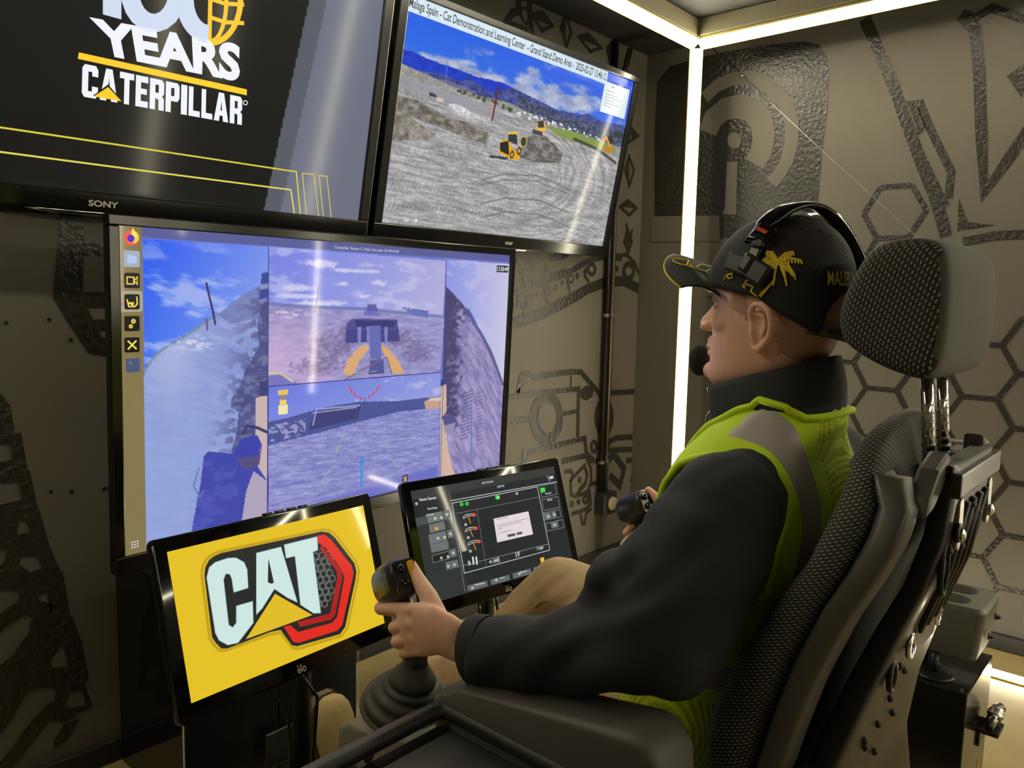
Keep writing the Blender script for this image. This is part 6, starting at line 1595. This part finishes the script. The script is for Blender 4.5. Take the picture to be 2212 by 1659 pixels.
# ---------------------------------------------------------------- cap
CAPM = mat('cap_cotton', srgb(26, 26, 26), rough=.8, var=.12, vscale=60, bump=.2, bscale=900)
def capnet():
    m = bpy.data.materials.new('cap_net'); m.use_nodes = True
    nt = m.node_tree; N = nt.nodes; L = nt.links; b = N['Principled BSDF']
    b.inputs['Base Color'].default_value = srgb(24, 22, 20); b.inputs['Roughness'].default_value = .7
    tc = N.new('ShaderNodeTexCoord'); vo = N.new('ShaderNodeTexVoronoi'); vo.inputs['Scale'].default_value = 420; vo.inputs['Randomness'].default_value = .2
    L.new(tc.outputs['Object'], vo.inputs['Vector'])
    c_ = N.new('ShaderNodeMath'); c_.operation = 'GREATER_THAN'; c_.inputs[1].default_value = .47
    L.new(vo.outputs['Distance'], c_.inputs[0]); L.new(c_.outputs[0], b.inputs['Alpha'])
    return m
CAPN = capnet()
YEL = mat('embroidery_yellow', srgb(226, 196, 40), rough=.6, var=.1, vscale=200)
CC = np.array((UP, .512, 0.0))
def cap_edge(th):           # height of the lower edge, th 0 = front, 180 = back
    c_ = math.cos(th)
    back = max(0, -c_)
    z_ = 1.337 + .022 * max(0, c_) - .068 * back ** .9
    gap = .082 * math.sqrt(max(0, 1 - ((math.pi - abs(th)) / .66) ** 2))
    return z_ + gap
def cap_pt(th, f, grow_=0.0):
    sn, c_ = math.sin(th), math.cos(th)
    ru = .0855; rv = .124 if c_ > 0 else .112
    zl, zt_ = cap_edge(th), 1.468
    zl0 = 1.337
    z_ = zl + (zt_ - zl) * f
    s_ = max(0, (z_ - zl0) / (zt_ - zl0))
    h_ = (1 - s_ ** 2.6) ** (1 / 2.1) if s_ < 1 else 0
    if z_ < zl0: h_ = 1 - (zl0 - z_) * .4
    fw = .012 * s_ * (1 if c_ > 0 else .2)
    return np.array((UP + (ru + grow_) * h_ * math.copysign(abs(sn) ** .92, sn), CC[1] + (rv + grow_) * h_ * c_ - fw * (c_ > 0) * h_, z_ + grow_ * s_ * 1.0))
NT, NF = 96, 26
V = [rel(cap_pt(-math.pi + 2 * math.pi * i / NT, math.sin(math.pi / 2 * j / NF))) for i in range(NT) for j in range(NF)] + [rel((UP, .505, 1.4685))]
Fc = []; mi = []
for i in range(NT):
    i2 = (i + 1) % NT; th = abs(-math.pi + 2 * math.pi * (i + .5) / NT)
    for j in range(NF - 1):
        Fc.append((i * NF + j, i * NF + j + 1, i2 * NF + j + 1, i2 * NF + j)[::-1])
        seamz = abs(th - 2.42) < .04
        mi.append(1 if (th > 1.42 and j > 6 and not (1.42 < th < 1.62) and not seamz and th < 3.0) else 0)
    Fc.append((i * NF + NF - 1, i2 * NF + NF - 1, NT * NF)); mi.append(0)
cm_ = mesh_of('cap', V, Fc); 
cap = obj('cap', cm_, [CAPM, CAPN], person, True)
cm_.polygons.foreach_set('material_index', mi)
sol = cap.modifiers.new('s', 'SOLIDIFY'); sol.thickness = .0012; sol.offset = 1
# visor
rows = []
for off in (0, -.003):
    g_ = []
    for i in range(25):
        s_ = -1 + 2 * i / 24; r_ = []
        th = s_ * 1.02
        b0 = cap_pt(th, 0.02)
        tip = np.array((UP + s_ * .085, .704 - .060 * abs(s_) ** 4, 1.410 - .058 * abs(s_) ** 2)); b0 = b0 - np.array((0, 0, .020 * s_ ** 4))
        for j in range(9):
            f = j / 8; p = b0 * (1 - f) + tip * f; p[2] += .010 * math.sin(f * math.pi) + off + (.006 * (1 - f))
            r_.append(rel(p))
        g_.append(r_)
    rows.append(g_)
V = [p for g_ in rows for r_ in g_ for p in r_]; Fc = []
def id_(k, i, j): return k * 225 + i * 9 + j
for i in range(24):
    for j in range(8):
        Fc.append((id_(0, i, j), id_(0, i, j + 1), id_(0, i + 1, j + 1), id_(0, i + 1, j))); Fc.append((id_(1, i, j), id_(1, i + 1, j), id_(1, i + 1, j + 1), id_(1, i, j + 1)))
    Fc.append((id_(0, i, 8), id_(1, i, 8), id_(1, i + 1, 8), id_(0, i + 1, 8)))
vz = obj('visor', mesh_of('visor', V, Fc), CAPM, cap, True)
edge = [np.array(rows[0][i][8]) + np.array((0, 0, -.0015)) for i in range(25)]
q = PB(); q.tube(edge, .0018, 6); q.done('visor_piping', YEL, cap, True)
# plastic strap across the opening at the back
q = PB(); st = []
for z_ in (1.268, 1.287):
    st.append([rel((UP + .079 * math.sin(a), .512 - .116 * math.cos(a), z_ + (.020 * abs(math.sin(a)) ))) for a in np.linspace(-.95, .95, 25)])
q.loft(st, False, False); so = q.done('snap_strap', mat('strap_grey', srgb(70, 72, 70), rough=.5), cap, True)
sol = so.modifiers.new('s', 'SOLIDIFY'); sol.thickness = .0015
for a in np.linspace(-.62, -.1, 6):
    q = PB(); q.lathe([(.0028, 0), (.0028, .0006)], rel((UP + .0795 * math.sin(a), .512 - .1178 * math.cos(a), 1.2775 + .020 * abs(math.sin(a)))), (math.sin(a), -math.cos(a), 0), 10); q.done('strap_hole', BLK, cap)
CAPB = BVHTree.FromPolygons([tuple(v.co) for v in cm_.vertices], [tuple(p.vertices) for p in cm_.polygons])
VZB = BVHTree.FromPolygons([tuple(v.co) for v in vz.data.vertices], [tuple(p.vertices) for p in vz.data.polygons])
K3 = lambda l: zc(1420, 440, .2652, l)
def stitch(l, bvh, r=.0011, name='embroidery', par=None):
    pts = []
    for a, b in zip(l[:-1], l[1:]):
        for t_ in np.linspace(0, 1, 5)[:-1]: pts.append((a[0] + (b[0] - a[0]) * t_, a[1] + (b[1] - a[1]) * t_))
    pts.append(l[-1]); out = [cast(bvh, *p, lift=.0020) for p in K3(pts)]; out = [p for p in out if p is not None]
    if len(out) > 1: q = PB(); q.tube(out, r, 5); q.done(name, YEL, par or cap)
# palm tree: fronds as filled tufts
fronds = [[(985, 465), (940, 400), (895, 395)], [(985, 465), (1040, 410), (1105, 395)], [(985, 465), (910, 430), (860, 465)], [(985, 470), (1080, 445), (1170, 465)], [(985, 475), (900, 470), (880, 490)], [(985, 475), (1060, 490), (1120, 590)], [(985, 480), (1030, 540), (1050, 640)], [(985, 480), (960, 540), (950, 640)], [(985, 480), (1060, 520), (1095, 560)], [(985, 480), (930, 510), (910, 520)]]
for fr in fronds:
    stitch(fr, CAPB, .0018)
    for t_ in np.linspace(.3, 1, 6):
        a, b, c = fr
        p = ((1 - t_) ** 2 * a[0] + 2 * t_ * (1 - t_) * b[0] + t_ ** 2 * c[0], (1 - t_) ** 2 * a[1] + 2 * t_ * (1 - t_) * b[1] + t_ ** 2 * c[1])
        stitch([p, (p[0] + (6 if p[0] > 985 else -6), p[1] + 30)], CAPB, .0015)
stitch([(950, 625), (880, 700), (785, 805)], CAPB, .0012); stitch([(965, 610), (890, 705), (800, 815)], CAPB, .0012)
stitch([(815, 755), (765, 715), (785, 680), (715, 645), (745, 620)], CAPB, .0011); stitch([(700, 660), (725, 670)], CAPB); stitch([(700, 675), (722, 688)], CAPB)
stitch([(545, 625), (570, 585), (620, 570), (615, 605), (585, 610), (575, 590)], CAPB, .0013)
stitch([(125, 455), (200, 460), (250, 470), (235, 510), (180, 500), (150, 485), (125, 470)], VZB, .0012); stitch([(235, 510), (310, 540), (385, 560), (460, 525), (420, 515), (340, 505), (310, 525)], VZB, .0012); stitch([(385, 570), (440, 590), (545, 622)], VZB, .0012); stitch([(260, 500), (290, 530), (325, 548)], VZB, .0012)
def back_text(a, b):
    th = -2.50 - a * .52; th = th + 2 * math.pi if th < -math.pi else th
    z_ = 1.356 + .021 * b; zl = cap_edge(th)
    return rel(cap_pt(th, (z_ - zl) / (1.468 - zl), .0028))
text_on('cap_lettering', 'MALIBU', back_text, YEL, cap, .008)

# ---------------------------------------------------------------- headset (worn over the cap)
hs = empty('headset', PO); tag(hs, 'black over-the-head headset with temple pad and foam microphone', 'headset')
HSM = mat('headset_plastic', srgb(38, 38, 36), rough=.35, var=.08); HSG = mat('headset_gloss', srgb(18, 18, 17), rough=.12, var=.05)
def over(th_u, v, grow_):     # point over the crown in the plane v: angle from left (-90) to right (90)
    a = math.radians(th_u)
    return np.array((UP + (.086 + grow_) * math.sin(a), v, 1.345 + (.124 + grow_) * math.cos(a) ** 1.0))
rows = []
for a in np.linspace(-56, 78, 34):
    c_ = over(a, .530 - .075 * (a + 58) / 95, .011); d_ = np.array((math.sin(math.radians(a)), 0, math.cos(math.radians(a)))); w_ = .018 if a > -40 else .012
    rows.append([rel(c_ + np.array((0, -w_, 0)) - d_ * .004), rel(c_ + np.array((0, -w_, 0)) + d_ * .003), rel(c_ + np.array((0, -w_ * .6, 0)) + d_ * .005), rel(c_ + np.array((0, w_ * .6, 0)) + d_ * .005), rel(c_ + np.array((0, w_, 0)) + d_ * .003), rel(c_ + np.array((0, w_, 0)) - d_ * .004)])
q = PB(); q.loft(rows); q.done('headband', HSG, hs, True)
def frame_at(px, py, lift):
    d = ray(px, py); h = CAPB.ray_cast(Vector(CAM - PO), Vector(d / np.linalg.norm(d)))
    p, n = np.array(h[0]), np.array(h[1]); 
    if n @ d > 0: n = -n
    return p + n * lift, n
def pad(px0, py0, px1, py1, w, th, name, m, lift=.006):
    """slab lying on the cap from one photo point to the other"""
    (a, n0), (b, n1) = frame_at(px0, py0, lift), frame_at(px1, py1, lift)
    ax = b - a; n = n0 + n1; n /= np.linalg.norm(n); L_ = np.linalg.norm(ax); ax /= L_; n -= ax * (n @ ax); n /= np.linalg.norm(n); sd = np.cross(ax, n)
    q = MB(); q.box((-L_ / 2, -w / 2, -th / 2), (L_ / 2, w / 2, th / 2), th * .3, 2, np.stack([ax, sd, n], 1), (a + b) / 2); return q.done(name, m, hs)
pad(1640, 540, 1652, 512, .022, .010, 'slider_arm', HSM, .008); pad(1628, 568, 1641, 540, .018, .008, 'slider_arm', HSM, .008)
pad(1642, 505, 1672, 520, .026, .012, 'adjuster', HSG, .012)
pad(1648, 509, 1664, 517, .006, .002, 'adjuster_logo', mat('logo_red', srgb(190, 40, 36), rough=.4), .0192)
pad(1580, 566, 1626, 582, .028, .012, 'temple_pad', HSM, .008); pad(1626, 580, 1660, 600, .034, .014, 'temple_pad', HSM, .008); pad(1612, 566, 1632, 578, .030, .018, 'pad_grip', HSM, .009)
q = PB(); mc = onX(1513, 778, 1.245); q.blob(mc, (.022, .020, .028)); q.done('microphone_foam', mat('foam_black', srgb(32, 31, 28), rough=.95, var=.2, vscale=300, bump=.6, bscale=700), hs, True)
q = PB(); q.limb([mc + np.array((.015, -.005, .0)), np.array((UP + .075, .60, 1.235)), np.array((UP + .092, .54, 1.28)), np.array((UP + .090, .515, 1.33)), over(72, .505, .008)], [.003, .003, .003, .004, .006], 8); q.done('microphone_boom', HSM, hs, True)
q = PB(); q.blob((UP + .095, .512, 1.295), (.014, .03, .035)); q.done('ear_cushion', HSM, hs, True)
